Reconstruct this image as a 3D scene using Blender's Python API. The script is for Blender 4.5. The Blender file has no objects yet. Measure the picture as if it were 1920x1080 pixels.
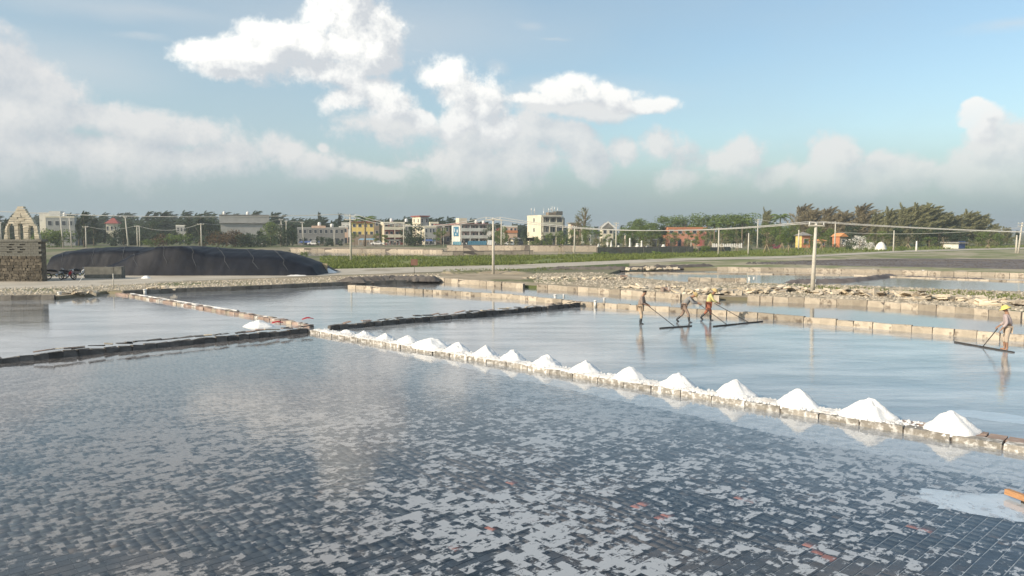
import bpy, bmesh, math, random
import numpy as np
from mathutils import Vector, Matrix, noise as mnoise

random.seed(7)
rng = np.random.default_rng(7)
R = math.radians
S = bpy.context.scene
COL = S.collection

# ------------------------------------------------------------------ camera
H, F, PITCH = 4.4, 1400.0, R(4.29)
CP, SP = math.cos(PITCH), math.sin(PITCH)
cam_data = bpy.data.cameras.new("camera")
cam = bpy.data.objects.new("camera", cam_data)
COL.objects.link(cam)
cam.location = (0, 0, H)
cam.rotation_euler = (math.pi/2 - PITCH, 0, 0)
cam_data.sensor_width = 36
cam_data.lens = F/1920*36
cam_data.clip_start = 0.1
cam_data.clip_end = 6000
S.camera = cam

def ray(px, py):
    a, b = (px-960)/F, -(py-540)/F
    return Vector((a, CP + b*SP, -SP + b*CP))
def G(px, py, z=0.0):
    d = ray(px, py); t = (z-H)/d.z
    return Vector((d.x*t, d.y*t, z))
def PX(px, D, z=0.0):
    return (px-960)/F*(D*CP + (H-z)*SP)
def ZP(py, D):
    b = -(py-540)/F
    return H + D*(-SP + b*CP)/(CP + b*SP)
def AT(px, D, z=0.2):
    return Vector((PX(px, D, z), D, z))
def PROJ(p):
    d = p.y*CP + (H-p.z)*SP
    return (960 + F*p.x/d, 540 - F*((p.z-H)*CP + p.y*SP)/d)
def YD(py, z=0.2):
    return G(960, py, z).y

# ------------------------------------------------------------------ light
SUN = Vector((-0.84, -0.54, 0)).normalized()
SUN_EL = R(27)
sun_vec = Vector((SUN.x*math.cos(SUN_EL), SUN.y*math.cos(SUN_EL), math.sin(SUN_EL)))
sd = bpy.data.lights.new("sun", 'SUN')
sd.energy = 5.0; sd.angle = R(0.6); sd.color = (1.0, 0.86, 0.68)
so = bpy.data.objects.new("sun", sd); COL.objects.link(so)
so.rotation_euler = sun_vec.to_track_quat('Z', 'Y').to_euler()
so.location = (-40, -20, 40)

S.view_settings.view_transform = 'Standard'
S.view_settings.look = 'None'
S.view_settings.exposure = 0.0
S.view_settings.gamma = 1.0
S.view_settings.use_curve_mapping = False

# ------------------------------------------------------------------ node helper
class NT:
    def __init__(s, nt): s.nt = nt
    def n(s, t, **kw):
        x = s.nt.nodes.new(t)
        for k, v in kw.items(): setattr(x, k, v)
        return x
    def put(s, sock, v):
        if isinstance(v, bpy.types.NodeSocket): s.nt.links.new(v, sock)
        elif v is not None:
            if isinstance(v, (tuple, list)) and len(v) == 3 and sock.type == 'RGBA': v = (*v, 1)
            sock.default_value = v
    def m(s, op, a, b=None, c=None, clamp=False):
        x = s.n('ShaderNodeMath', operation=op, use_clamp=clamp)
        s.put(x.inputs[0], a)
        if b is not None: s.put(x.inputs[1], b)
        if c is not None: s.put(x.inputs[2], c)
        return x.outputs[0]
    def v(s, op, a, b=None, c=None):
        x = s.n('ShaderNodeVectorMath', operation=op)
        s.put(x.inputs[0], a)
        if b is not None: s.put(x.inputs[1], b)
        if c is not None: s.put(x.inputs[2], c)
        return x.outputs['Value'] if op in ('LENGTH', 'DOT_PRODUCT', 'DISTANCE') else x.outputs[0]
    def xyz(s, x=0.0, y=0.0, z=0.0):
        c = s.n('ShaderNodeCombineXYZ'); s.put(c.inputs[0], x); s.put(c.inputs[1], y); s.put(c.inputs[2], z)
        return c.outputs[0]
    def sep(s, v):
        c = s.n('ShaderNodeSeparateXYZ'); s.put(c.inputs[0], v); return c.outputs
    def noise(s, vec, scale, detail=4, rough=0.5, dist=0.0, col=False):
        x = s.n('ShaderNodeTexNoise'); s.put(x.inputs['Vector'], vec)
        x.inputs['Scale'].default_value = scale; x.inputs['Detail'].default_value = detail
        x.inputs['Roughness'].default_value = rough; x.inputs['Distortion'].default_value = dist
        return x.outputs['Color'] if col else x.outputs['Fac']
    def vor(s, vec, scale, feature='F1', out='Distance', smooth=None):
        x = s.n('ShaderNodeTexVoronoi', feature=feature); s.put(x.inputs['Vector'], vec)
        x.inputs['Scale'].default_value = scale
        if smooth is not None: x.inputs['Smoothness'].default_value = smooth
        return x.outputs[out]
    def ss(s, x, a, b, lo=0.0, hi=1.0, smooth=True):
        q = s.n('ShaderNodeMapRange', interpolation_type='SMOOTHSTEP' if smooth else 'LINEAR')
        s.put(q.inputs[0], x)
        for i, vv in enumerate((a, b, lo, hi)): s.put(q.inputs[1+i], vv)
        return q.outputs[0]
    def mix(s, f, a, b, typ='MIX'):
        q = s.n('ShaderNodeMix', data_type='RGBA', blend_type=typ)
        s.put(q.inputs[0], f); s.put(q.inputs[6], a); s.put(q.inputs[7], b)
        return q.outputs[2]

# ------------------------------------------------------------------ sky
W = bpy.data.worlds.new("World"); S.world = W; W.use_nodes = True
wt = W.node_tree; wt.nodes.clear(); w = NT(wt)
nish = w.n('ShaderNodeTexSky', sky_type='NISHITA', sun_disc=False)
nish.sun_elevation = SUN_EL
nish.sun_rotation = math.atan2(SUN.x, SUN.y)
nish.air_density = 1.0; nish.dust_density = 2.2; nish.ozone_density = 1.4
SKY_STRENGTH = 0.1

def uv_of(px, py):
    d = ray(px, py).normalized()
    return math.atan2(d.x, d.y), math.asin(d.z)

CRISP = [(640,-28,56,40),(640,20,66,66),(655,85,88,66),(700,105,55,70),(560,85,70,42),(520,72,52,38),(480,105,55,34),
 (400,103,62,24),(440,130,70,22),(610,140,110,42),(690,170,80,36),(740,198,64,32),
 (836,138,50,36),(868,164,62,50),(904,200,60,66),(872,232,72,44),(640,190,60,26),(800,222,40,22),(930,246,50,36),
 (1072,172,66,30),(1092,160,44,26),(1160,178,58,24),(1000,188,66,16),(1215,196,46,16),(1185,192,56,20),(1146,166,20,18),
 (1842,206,27,22),(1846,238,18,24),(1830,190,17,12),(1864,214,15,11),(1834,226,22,12)]
SOFT = [(720,240,100,44),(1010,250,80,40),(880,260,100,50),(60,170,90,60),(-40,110,80,80),(20,135,64,50),(30,215,110,70),(150,212,90,34),(250,232,90,34),(330,250,80,34),(100,290,250,60),(300,300,150,42),
 (536,285,36,34),(600,305,66,34),(665,318,70,26),(722,325,32,22),(768,302,20,12),(600,275,14,12),(860,310,130,64),(965,300,80,74),(900,270,80,50),
 (1080,262,38,34),(1108,310,40,52),(1182,280,36,34),(1238,272,38,46),(1330,300,96,46),(1378,284,52,40),(1280,330,70,40),(1450,325,52,30),
 (1562,292,36,40),(1556,335,90,28),(1622,335,44,28),(1700,325,70,34),(1830,325,90,38),(1905,285,60,56),(1100,205,130,22),(760,240,120,26)]
WISP = [(940,122,26,24),(700,60,380,90),(1060,180,240,40),(120,120,200,60),(1905,48,90,14),(1000,46,36,14),(1040,70,44,6),(280,75,60,8),(240,20,240,28),(790,92,60,10),(300,-110,420,110),(60,-200,300,120),(1500,-260,300,60)]

def blob_group(name, blobs):
    g = bpy.data.node_groups.new(name, 'ShaderNodeTree')
    g.interface.new_socket('UV', in_out='INPUT', socket_type='NodeSocketVector')
    g.interface.new_socket('D', in_out='OUTPUT', socket_type='NodeSocketFloat')
    q = NT(g); gi = q.n('NodeGroupInput'); go = q.n('NodeGroupOutput')
    acc = None
    for (px, py, rx, ry) in blobs:
        u, v = uv_of(px, py)
        iu, iv = F*0.86/rx, F*0.98/ry
        L = q.v('LENGTH', q.v('MULTIPLY_ADD', gi.outputs[0], (iu, iv, 0), (-u*iu, -v*iv, 0)))
        f = q.m('SUBTRACT', 1.15, L)
        if acc is None: acc = f
        else:
            acc = q.m('SMOOTH_MAX', acc, f, 0.25)
    q.nt.links.new(acc, go.inputs[0])
    return g
gA, gB, gC = blob_group('cumulus_crisp', CRISP), blob_group('cumulus_soft', SOFT), blob_group('cloud_wisps', WISP)

tc = w.n('ShaderNodeTexCoord')
dirv = tc.outputs['Generated']
sx, sy, sz = w.sep(dirv)
U = w.m('ARCTAN2', sx, sy); V = w.m('ARCSINE', sz)
def q_dir(du, dv):
    if du == 0 and dv == 0: return w.xyz(U, V, 0), dirv
    return w.xyz(w.m('ADD', U, du), w.m('ADD', V, dv), 0), w.v('ADD', dirv, (du, 0, dv))
def density(grp, warp, amp, fscale, puff, off, both=False):
    nz = w.noise(dirv, 9.0, 2, 0.5, col=True)
    wv = w.v('MULTIPLY_ADD', nz, (warp, warp*0.7, 0), (-warp/2, -warp*0.35, 0))
    ng = w.n('ShaderNodeGroup'); ng.node_tree = grp
    w.put(ng.inputs[0], w.v('ADD', w.xyz(U, V, 0), wv))
    def det(d):
        fb = w.noise(d, fscale, 8, 0.66)
        vr = w.vor(d, fscale*0.6, 'F1')
        return w.m('MULTIPLY_ADD', w.m('SUBTRACT', 0.42, vr), puff, w.m('MULTIPLY', w.m('SUBTRACT', fb, 0.5), amp))
    n0 = det(dirv); n1 = det(w.v('ADD', dirv, off))
    d0 = w.m('ADD', ng.outputs[0], n0); gr = w.m('SUBTRACT', n0, n1)
    if both:
        n2 = w.n('ShaderNodeGroup'); n2.node_tree = grp
        w.put(n2.inputs[0], w.v('ADD', w.xyz(U, V, 0), w.v('ADD', wv, (off[0]*1.6, off[2]*1.6, 0))))
        gr = w.m('ADD', gr, w.m('MULTIPLY', w.m('SUBTRACT', ng.outputs[0], n2.outputs[0]), 0.55))
    return d0, gr, ng.outputs[0]
dA0, gradA, rawA = density(gA, 0.04, 2.0, 17, 0.8, (-0.012, 0, 0.013), True)
dB0, gradB, rawB = density(gB, 0.05, 2.1, 15, 0.8, (-0.014, 0, 0.015), True)
ngC = w.n('ShaderNodeGroup'); ngC.node_tree = gC
nzC = w.noise(w.v('MULTIPLY', dirv, (1, 1, 3)), 7, 6, 0.6, col=True)
w.put(ngC.inputs[0], w.v('ADD', w.xyz(U, V, 0), w.v('MULTIPLY_ADD', nzC, (0.1, 0.03, 0), (-0.05, -0.015, 0))))
# generic broken cloud everywhere else round the horizon, so the sky goes on outside the frame
absU = w.m('ABSOLUTE', U)
outside = w.ss(absU, 0.72, 1.0)
gen = w.noise(w.v('MULTIPLY', dirv, (1, 1, 2.0)), 3.2, 8, 0.58)
band = w.ss(V, 0.5, 0.05, 0.0, 0.10)
genA = w.m('MULTIPLY', w.ss(w.m('ADD', gen, band), 0.53, 0.64), outside)

# clear sky: Nishita, greyed by thin haze
veil_n = w.noise(w.v('MULTIPLY', dirv, (1, 1, 2.4)), 2.6, 5, 0.55)
leftness = w.ss(U, 0.45, -0.65)
veil = w.m('MULTIPLY_ADD', leftness, 0.30, w.m('MULTIPLY_ADD', w.ss(veil_n, 0.35, 0.75), 0.22, 0.10), clamp=True)
sky = w.mix(veil, w.mix(1.0, nish.outputs[0], (1.80, 1.92, 1.80), 'MULTIPLY'), (5.2, 6.3, 6.9))
# wisps
sky = w.mix(w.m('MULTIPLY', w.ss(ngC.outputs[0], 0.0, 1.3), 0.42), sky, (7.2, 7.5, 7.7))
# slate haze bank near horizon
hz_n = w.noise(w.v('MULTIPLY', dirv, (1, 1, 3.5)), 4.0, 5, 0.55)
hzf = w.ss(w.m('MULTIPLY_ADD', w.m('SUBTRACT', hz_n, 0.5), 0.06, V), 0.13, 0.01, 0, 0.72)
sky = w.mix(hzf, sky, (3.3, 4.35, 4.9))
# soft bank
litB = w.m('MULTIPLY_ADD', gradB, 1.2, w.ss(dB0, 0.1, 1.3, 0.62, 0.42), clamp=True)
colB = w.mix(litB, (5.7, 6.1, 6.6), (8.6, 8.45, 8.3))
aB = w.m('MULTIPLY', w.ss(dB0, 0.0, 0.60), w.ss(V, 0.02, 0.10, 0.08, 0.82))
sky = w.mix(aB, sky, colB)
# crisp cumulus
litA = w.m('MULTIPLY_ADD', gradA, 2.0, w.ss(dA0, 0.0, 1.3, 0.56, 0.40), clamp=True)
litA = w.m('MULTIPLY', litA, w.ss(V, 0.10, 0.27, 0.48, 1.0))
colA = w.mix(litA, (6.7, 7.05, 7.4), (12.0, 11.8, 11.2))
aA = w.m('MULTIPLY', w.ss(dA0, 0.0, 0.50), w.ss(V, 0.06, 0.16, 0.45, 0.97))
sky = w.mix(aA, sky, colA)
sky = w.mix(w.m('MULTIPLY', genA, 0.8), sky, (7.4, 7.5, 7.6))
# below the horizon: dull ground colour
sky = w.mix(w.ss(V, 0.0, -0.02), sky, (2.0, 2.0, 1.9))
bg = w.n('ShaderNodeBackground'); w.put(bg.inputs[0], sky); bg.inputs[1].default_value = SKY_STRENGTH
wo = w.n('ShaderNodeOutputWorld'); wt.links.new(bg.outputs[0], wo.inputs[0])
W.cycles.sampling_method = 'MANUAL'; W.cycles.sample_map_resolution = 512
S.cycles.max_bounces = 6; S.cycles.transparent_max_bounces = 12
S.cycles.caustics_reflective = False; S.cycles.caustics_refractive = False
S.cycles.use_denoising = True
S.cycles.use_adaptive_sampling = True

# ------------------------------------------------------------------ object helpers
def tag(o, label=None, cat=None, group=None, kind=None):
    if label: o['label'] = label
    if cat: o['category'] = cat
    if group: o['group'] = group
    if kind: o['kind'] = kind
    return o
def empty(name, loc=(0,0,0), rz=0, label=None, cat=None, group=None):
    o = bpy.data.objects.new(name, None); COL.objects.link(o)
    o.location = loc; o.rotation_euler = (0, 0, rz); o.empty_display_size = 0.3
    return tag(o, label, cat, group)
def link(name, mesh, mat=None, parent=None, loc=None, rot=None, scale=None):
    o = bpy.data.objects.new(name, mesh); COL.objects.link(o)
    if mat is not None and not mesh.materials: mesh.materials.append(mat)
    if parent: o.parent = parent
    if loc is not None: o.location = loc
    if rot is not None: o.rotation_euler = rot
    if scale is not None: o.scale = scale
    return o
def np_mesh(name, verts, faces, smooth=False):
    verts = np.asarray(verts, dtype=np.float32); faces = np.asarray(faces, dtype=np.int32)
    k = faces.shape[1]; me = bpy.data.meshes.new(name)
    me.vertices.add(len(verts)); me.vertices.foreach_set('co', verts.ravel())
    me.loops.add(faces.size); me.loops.foreach_set('vertex_index', faces.ravel())
    me.polygons.add(len(faces)); me.polygons.foreach_set('loop_start', np.arange(0, faces.size, k, dtype=np.int32))
    me.polygons.foreach_set('loop_total', np.full(len(faces), k, dtype=np.int32))
    if smooth: me.polygons.foreach_set('use_smooth', np.ones(len(faces), dtype=bool))
    me.update(calc_edges=True); me.validate()
    return me
class MB:
    """collects shapes, then makes one mesh"""
    def __init__(s): s.v = []; s.f = []; s.sm = []
    def add(s, vs, fs, sm=False):
        o = len(s.v); s.v += [tuple(v) for v in vs]; s.f += [tuple(i+o for i in f) for f in fs]; s.sm += [sm]*len(fs)
        return s
    def box(s, x0, x1, y0, y1, z0, z1, M=None, j=0.0, taper=0.0):
        vs = []
        for z in (z0, z1):
            t = taper if z == z1 else 0
            for (x, y) in ((x0+t,y0+t),(x1-t,y0+t),(x1-t,y1-t),(x0+t,y1-t)):
                v = Vector((x, y, z))
                if j: v += Vector((random.uniform(-j,j), random.uniform(-j,j), random.uniform(-j,j)))
                vs.append(M @ v if M else v)
        return s.add(vs, [(3,2,1,0),(4,5,6,7),(0,1,5,4),(1,2,6,5),(2,3,7,6),(3,0,4,7)])
    def tube(s, pts, r, n=6, cap=True, sm=True):
        pts = [Vector(p) for p in pts]; rr = r if isinstance(r, (list, tuple)) else [r]*len(pts)
        vs = []; prev = None
        for i, p in enumerate(pts):
            t = (pts[min(i+1, len(pts)-1)] - pts[max(i-1, 0)]).normalized()
            a = t.orthogonal().normalized() if prev is None else (prev - t*prev.dot(t)).normalized()
            prev = a; b = t.cross(a)
            for k in range(n):
                q = 2*math.pi*k/n; vs.append(p + (a*math.cos(q) + b*math.sin(q))*rr[i])
        fs = []
        for i in range(len(pts)-1):
            for k in range(n):
                k2 = (k+1) % n; fs.append((i*n+k, i*n+k2, (i+1)*n+k2, (i+1)*n+k))
        s.add(vs, fs, sm)
        if cap:
            o = len(s.v) - len(vs)
            s.f += [tuple(o+n-1-k for k in range(n)), tuple(o+(len(pts)-1)*n+k for k in range(n))]; s.sm += [False, False]
        return s
    def lathe(s, prof, n=12, M=None, sm=True):
        vs = []
        for (r, z) in prof:
            for k in range(n):
                q = 2*math.pi*k/n; v = Vector((r*math.cos(q), r*math.sin(q), z)); vs.append(M @ v if M else v)
        fs = [(i*n+k, i*n+(k+1)%n, (i+1)*n+(k+1)%n, (i+1)*n+k) for i in range(len(prof)-1) for k in range(n)]
        fs += [tuple(n-1-k for k in range(n)), tuple((len(prof)-1)*n+k for k in range(n))]
        return s.add(vs, fs, sm)
    def mesh(s, name):
        me = bpy.data.meshes.new(name); me.from_pydata([tuple(v) for v in s.v], [], s.f)
        me.polygons.foreach_set('use_smooth', s.sm); me.update(); return me
    def build(s, name, mat, parent=None, **kw): return link(name, s.mesh(name), mat, parent, **kw)
def copy_tree(o, parent=None):
    c = o.copy(); COL.objects.link(c); c.parent = parent
    for ch in KIDS.get(o, []): copy_tree(ch, c)
    return c
KIDS = {}
def note_kids(o):
    KIDS[o] = list(o.children)
    for ch in KIDS[o]: note_kids(ch)
def clone(proto, loc, rz=0, sc=None, label=None, cat=None, group=None):
    if proto not in KIDS: note_kids(proto); proto['used'] = 0
    if not proto['used']: proto['used'] = 1; o = proto
    else: o = copy_tree(proto)
    o.location = loc; o.rotation_euler = (0, 0, rz)
    if sc is not None: o.scale = sc if isinstance(sc, (tuple, list)) else (sc,)*3
    return tag(o, label, cat, group)

# ------------------------------------------------------------------ materials
def new_mat(name):
    m = bpy.data.materials.new(name); m.use_nodes = True
    m.node_tree.nodes.clear(); t = NT(m.node_tree)
    return m, t, t.n('ShaderNodeOutputMaterial')
def pm(name, c1, c2=None, scale=3.0, rough=0.85, bump=0.3, bscale=None, island=0.0, detail=5, c3=None, t3=0.65, s3=None, spec=0.3, stretch=(1,1,1), trans=0.0, metal=0.0, bdist=0.03):
    """two-tone noise colour, optional stain colour c3, bump, per-piece variation"""
    m, t, out = new_mat(name)
    geo = t.n('ShaderNodeTexCoord'); vec = t.v('MULTIPLY', geo.outputs['Object'], stretch)
    oi = t.n('ShaderNodeObjectInfo'); gi = t.n('ShaderNodeNewGeometry')
    rnd = t.m('FRACT', t.m('ADD', oi.outputs['Random'], gi.outputs['Random Per Island']))
    vec = t.v('ADD', vec, t.xyz(t.m('MULTIPLY', rnd, 37.0 if island else 0.0), 0, 0))
    n1 = t.noise(vec, scale, detail, 0.6)
    col = t.mix(t.ss(n1, 0.3, 0.7), c1, c2 or c1)
    if c3: col = t.mix(t.ss(t.noise(vec, s3 or scale*0.37, 5, 0.65), t3-0.08, t3+0.08), col, c3)
    if island:
        col = t.mix(1.0, col, t.xyz(*[t.m('MULTIPLY_ADD', rnd, 2*island, 1-island)]*3), 'MULTIPLY')
    p = t.n('ShaderNodeBsdfPrincipled'); t.put(p.inputs['Base Color'], col)
    p.inputs['Roughness'].default_value = rough; p.inputs['Specular IOR Level'].default_value = spec
    p.inputs['Metallic'].default_value = metal
    if bump:
        b = t.n('ShaderNodeBump'); b.inputs['Strength'].default_value = bump; b.inputs['Distance'].default_value = bdist
        t.put(b.inputs['Height'], t.noise(vec, bscale or scale*4, 5, 0.6)); t.m_ = None
        m.node_tree.links.new(b.outputs[0], p.inputs['Normal'])
    sh = p.outputs[0]
    if trans:
        tr = t.n('ShaderNodeBsdfTranslucent'); t.put(tr.inputs[0], col)
        mx = t.n('ShaderNodeMixShader'); mx.inputs[0].default_value = trans
        m.node_tree.links.new(sh, mx.inputs[1]); m.node_tree.links.new(tr.outputs[0], mx.inputs[2]); sh = mx.outputs[0]
    m.node_tree.links.new(sh, out.inputs[0])
    return m

def water_mat(name, ripple=0.02, rscale=3.0, tint=(0.90,0.94,0.95), scum=0.0, sscale=5.0, cell=None, rough=0.03, scol=(0.45,0.47,0.495), lo=0.5, film=0.0):
    """thin clear brine over the floor; scum = coverage of floating salt crystals"""
    m, t, out = new_mat(name)
    geo = t.n('ShaderNodeTexCoord'); vec = geo.outputs['Object']
    rot = t.n('ShaderNodeMapping'); t.put(rot.inputs[0], vec); rot.inputs['Rotation'].default_value = (0, 0, R(-8)); rot.inputs['Scale'].default_value = (0.55, 1.6, 1)
    b = t.n('ShaderNodeBump'); b.inputs['Strength'].default_value = 1.0; b.inputs['Distance'].default_value = ripple
    t.put(b.inputs['Height'], t.m('ADD', t.noise(rot.outputs[0], rscale, 3, 0.5), t.m('MULTIPLY', t.noise(rot.outputs[0], rscale*4, 3, 0.6), 0.16)))
    # Schlick reflectance, the same from above and below (the brine is too thin to show refraction)
    gm = t.n('ShaderNodeNewGeometry'); cs = t.m('ABSOLUTE', t.v('DOT_PRODUCT', gm.outputs['Incoming'], b.outputs[0]))
    fres = t.m('MULTIPLY_ADD', t.m('POWER', t.m('SUBTRACT', 1.0, cs, clamp=True), 5.0), 0.972, 0.028, clamp=True)
    gl = t.n('ShaderNodeBsdfGlossy'); gl.inputs['Roughness'].default_value = rough; t.put(gl.inputs['Normal'], b.outputs[0]); gl.inputs[0].default_value = (1,1,1,1)
    tr = t.n('ShaderNodeBsdfTransparent'); t.put(tr.inputs[0], tint)
    mx = t.n('ShaderNodeMixShader'); L = m.node_tree.links
    L.new(fres, mx.inputs[0]); L.new(tr.outputs[0], mx.inputs[1]); L.new(gl.outputs[0], mx.inputs[2])
    sh = mx.outputs[0]
    if film:      # milky film of fine salt in suspension
        df = t.n('ShaderNodeBsdfDiffuse'); t.put(df.inputs[0], (0.50,0.515,0.53))
        mf = t.n('ShaderNodeMixShader'); k = t.noise(rot.outputs[0], 0.35, 6, 0.6)
        t.put(mf.inputs[0], t.m('MULTIPLY', t.ss(k, 0.3, 0.7), film)); L.new(tr.outputs[0], mf.inputs[1]); L.new(df.outputs[0], mf.inputs[2])
        L.new(mf.outputs[0], mx.inputs[1])
    if scum:      # salt crystals lying just under the surface, so the sky still mirrors over them
        big = t.noise(vec, 0.16, 4, 0.55); mid = t.noise(vec, 0.9, 3, 0.6)
        mp = t.n('ShaderNodeMapping', vector_type='TEXTURE'); t.put(mp.inputs[0], vec); mp.inputs['Rotation'].default_value = (0, 0, R(-43)); mp.inputs['Scale'].default_value = (0.85, 1.15, 1)
        fine = t.noise(mp.outputs[0], sscale, 3, 0.6, 0.5); tiny = t.noise(mp.outputs[0], sscale*4.0, 3, 0.7)
        f = t.m('ADD', t.m('MULTIPLY', fine, 0.85), t.m('ADD', t.m('MULTIPLY', tiny, 0.20), t.m('MULTIPLY', mid, 0.35)))
        f = t.m('ADD', f, t.m('MULTIPLY', t.m('SUBTRACT', big, 0.5), 0.75))
        # crystals settle tile by tile: each tile of the bed holds a little more or less
        rel = t.v('SUBTRACT', vec, tuple(P0)); ra = t.m('FLOOR', t.m('DIVIDE', t.v('DOT_PRODUCT', rel, tuple(tuy)), TPW))
        rn = t.n('ShaderNodeTexWhiteNoise', noise_dimensions='1D'); t.put(rn.inputs['W'], ra)
        rb_ = t.m('FLOOR', t.m('ADD', t.m('DIVIDE', t.v('DOT_PRODUCT', rel, tuple(tux)), TPL), rn.outputs[0]))
        wn = t.n('ShaderNodeTexWhiteNoise', noise_dimensions='2D'); t.put(wn.inputs['Vector'], t.xyz(ra, rb_, 0))
        f = t.m('ADD', f, t.m('MULTIPLY', t.m('SUBTRACT', wn.outputs[0], 0.5), 0.25))
        msk = t.m('MULTIPLY', t.m('MULTIPLY', t.ss(f, lo-0.03, lo+0.08), scum), t.ss(t.m('ADD', t.sep(vec)[0], t.m('MULTIPLY', big, 6)), -6, 4, 0.5, 1.0))
        df = t.n('ShaderNodeBsdfDiffuse'); t.put(df.inputs[0], t.mix(t.ss(t.m('ADD', t.sep(vec)[0], t.m('MULTIPLY', big, 5)), 3.5, -3.5), t.mix(tiny, tuple(c*0.86 for c in scol), scol), (0.40, 0.375, 0.36)))
        # even pale salt film towards far and right, partly painting in sky reflection
        ps = t.sep(vec); ramp = t.ss(t.m('ADD', ps[1], t.m('MULTIPLY_ADD', ps[0], 0.5, t.m('MULTIPLY', t.m('SUBTRACT', big, 0.5), 10))), 12, 24)
        film_n = t.noise(mp.outputs[0], 3.4, 6, 0.72)
        msk = t.m('MAXIMUM', t.m('MULTIPLY', msk, t.m('MULTIPLY_ADD', ramp, -0.45, 1.0)), t.m('MULTIPLY', t.ss(film_n, 0.38, 0.64, 0.10, 0.66), ramp), clamp=True)
        m2 = t.n('ShaderNodeMixShader'); t.put(m2.inputs[0], msk); L.new(tr.outputs[0], m2.inputs[1]); L.new(df.outputs[0], m2.inputs[2]); L.new(m2.outputs[0], mx.inputs[1])
    L.new(sh, out.inputs[0])
    return m

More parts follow.
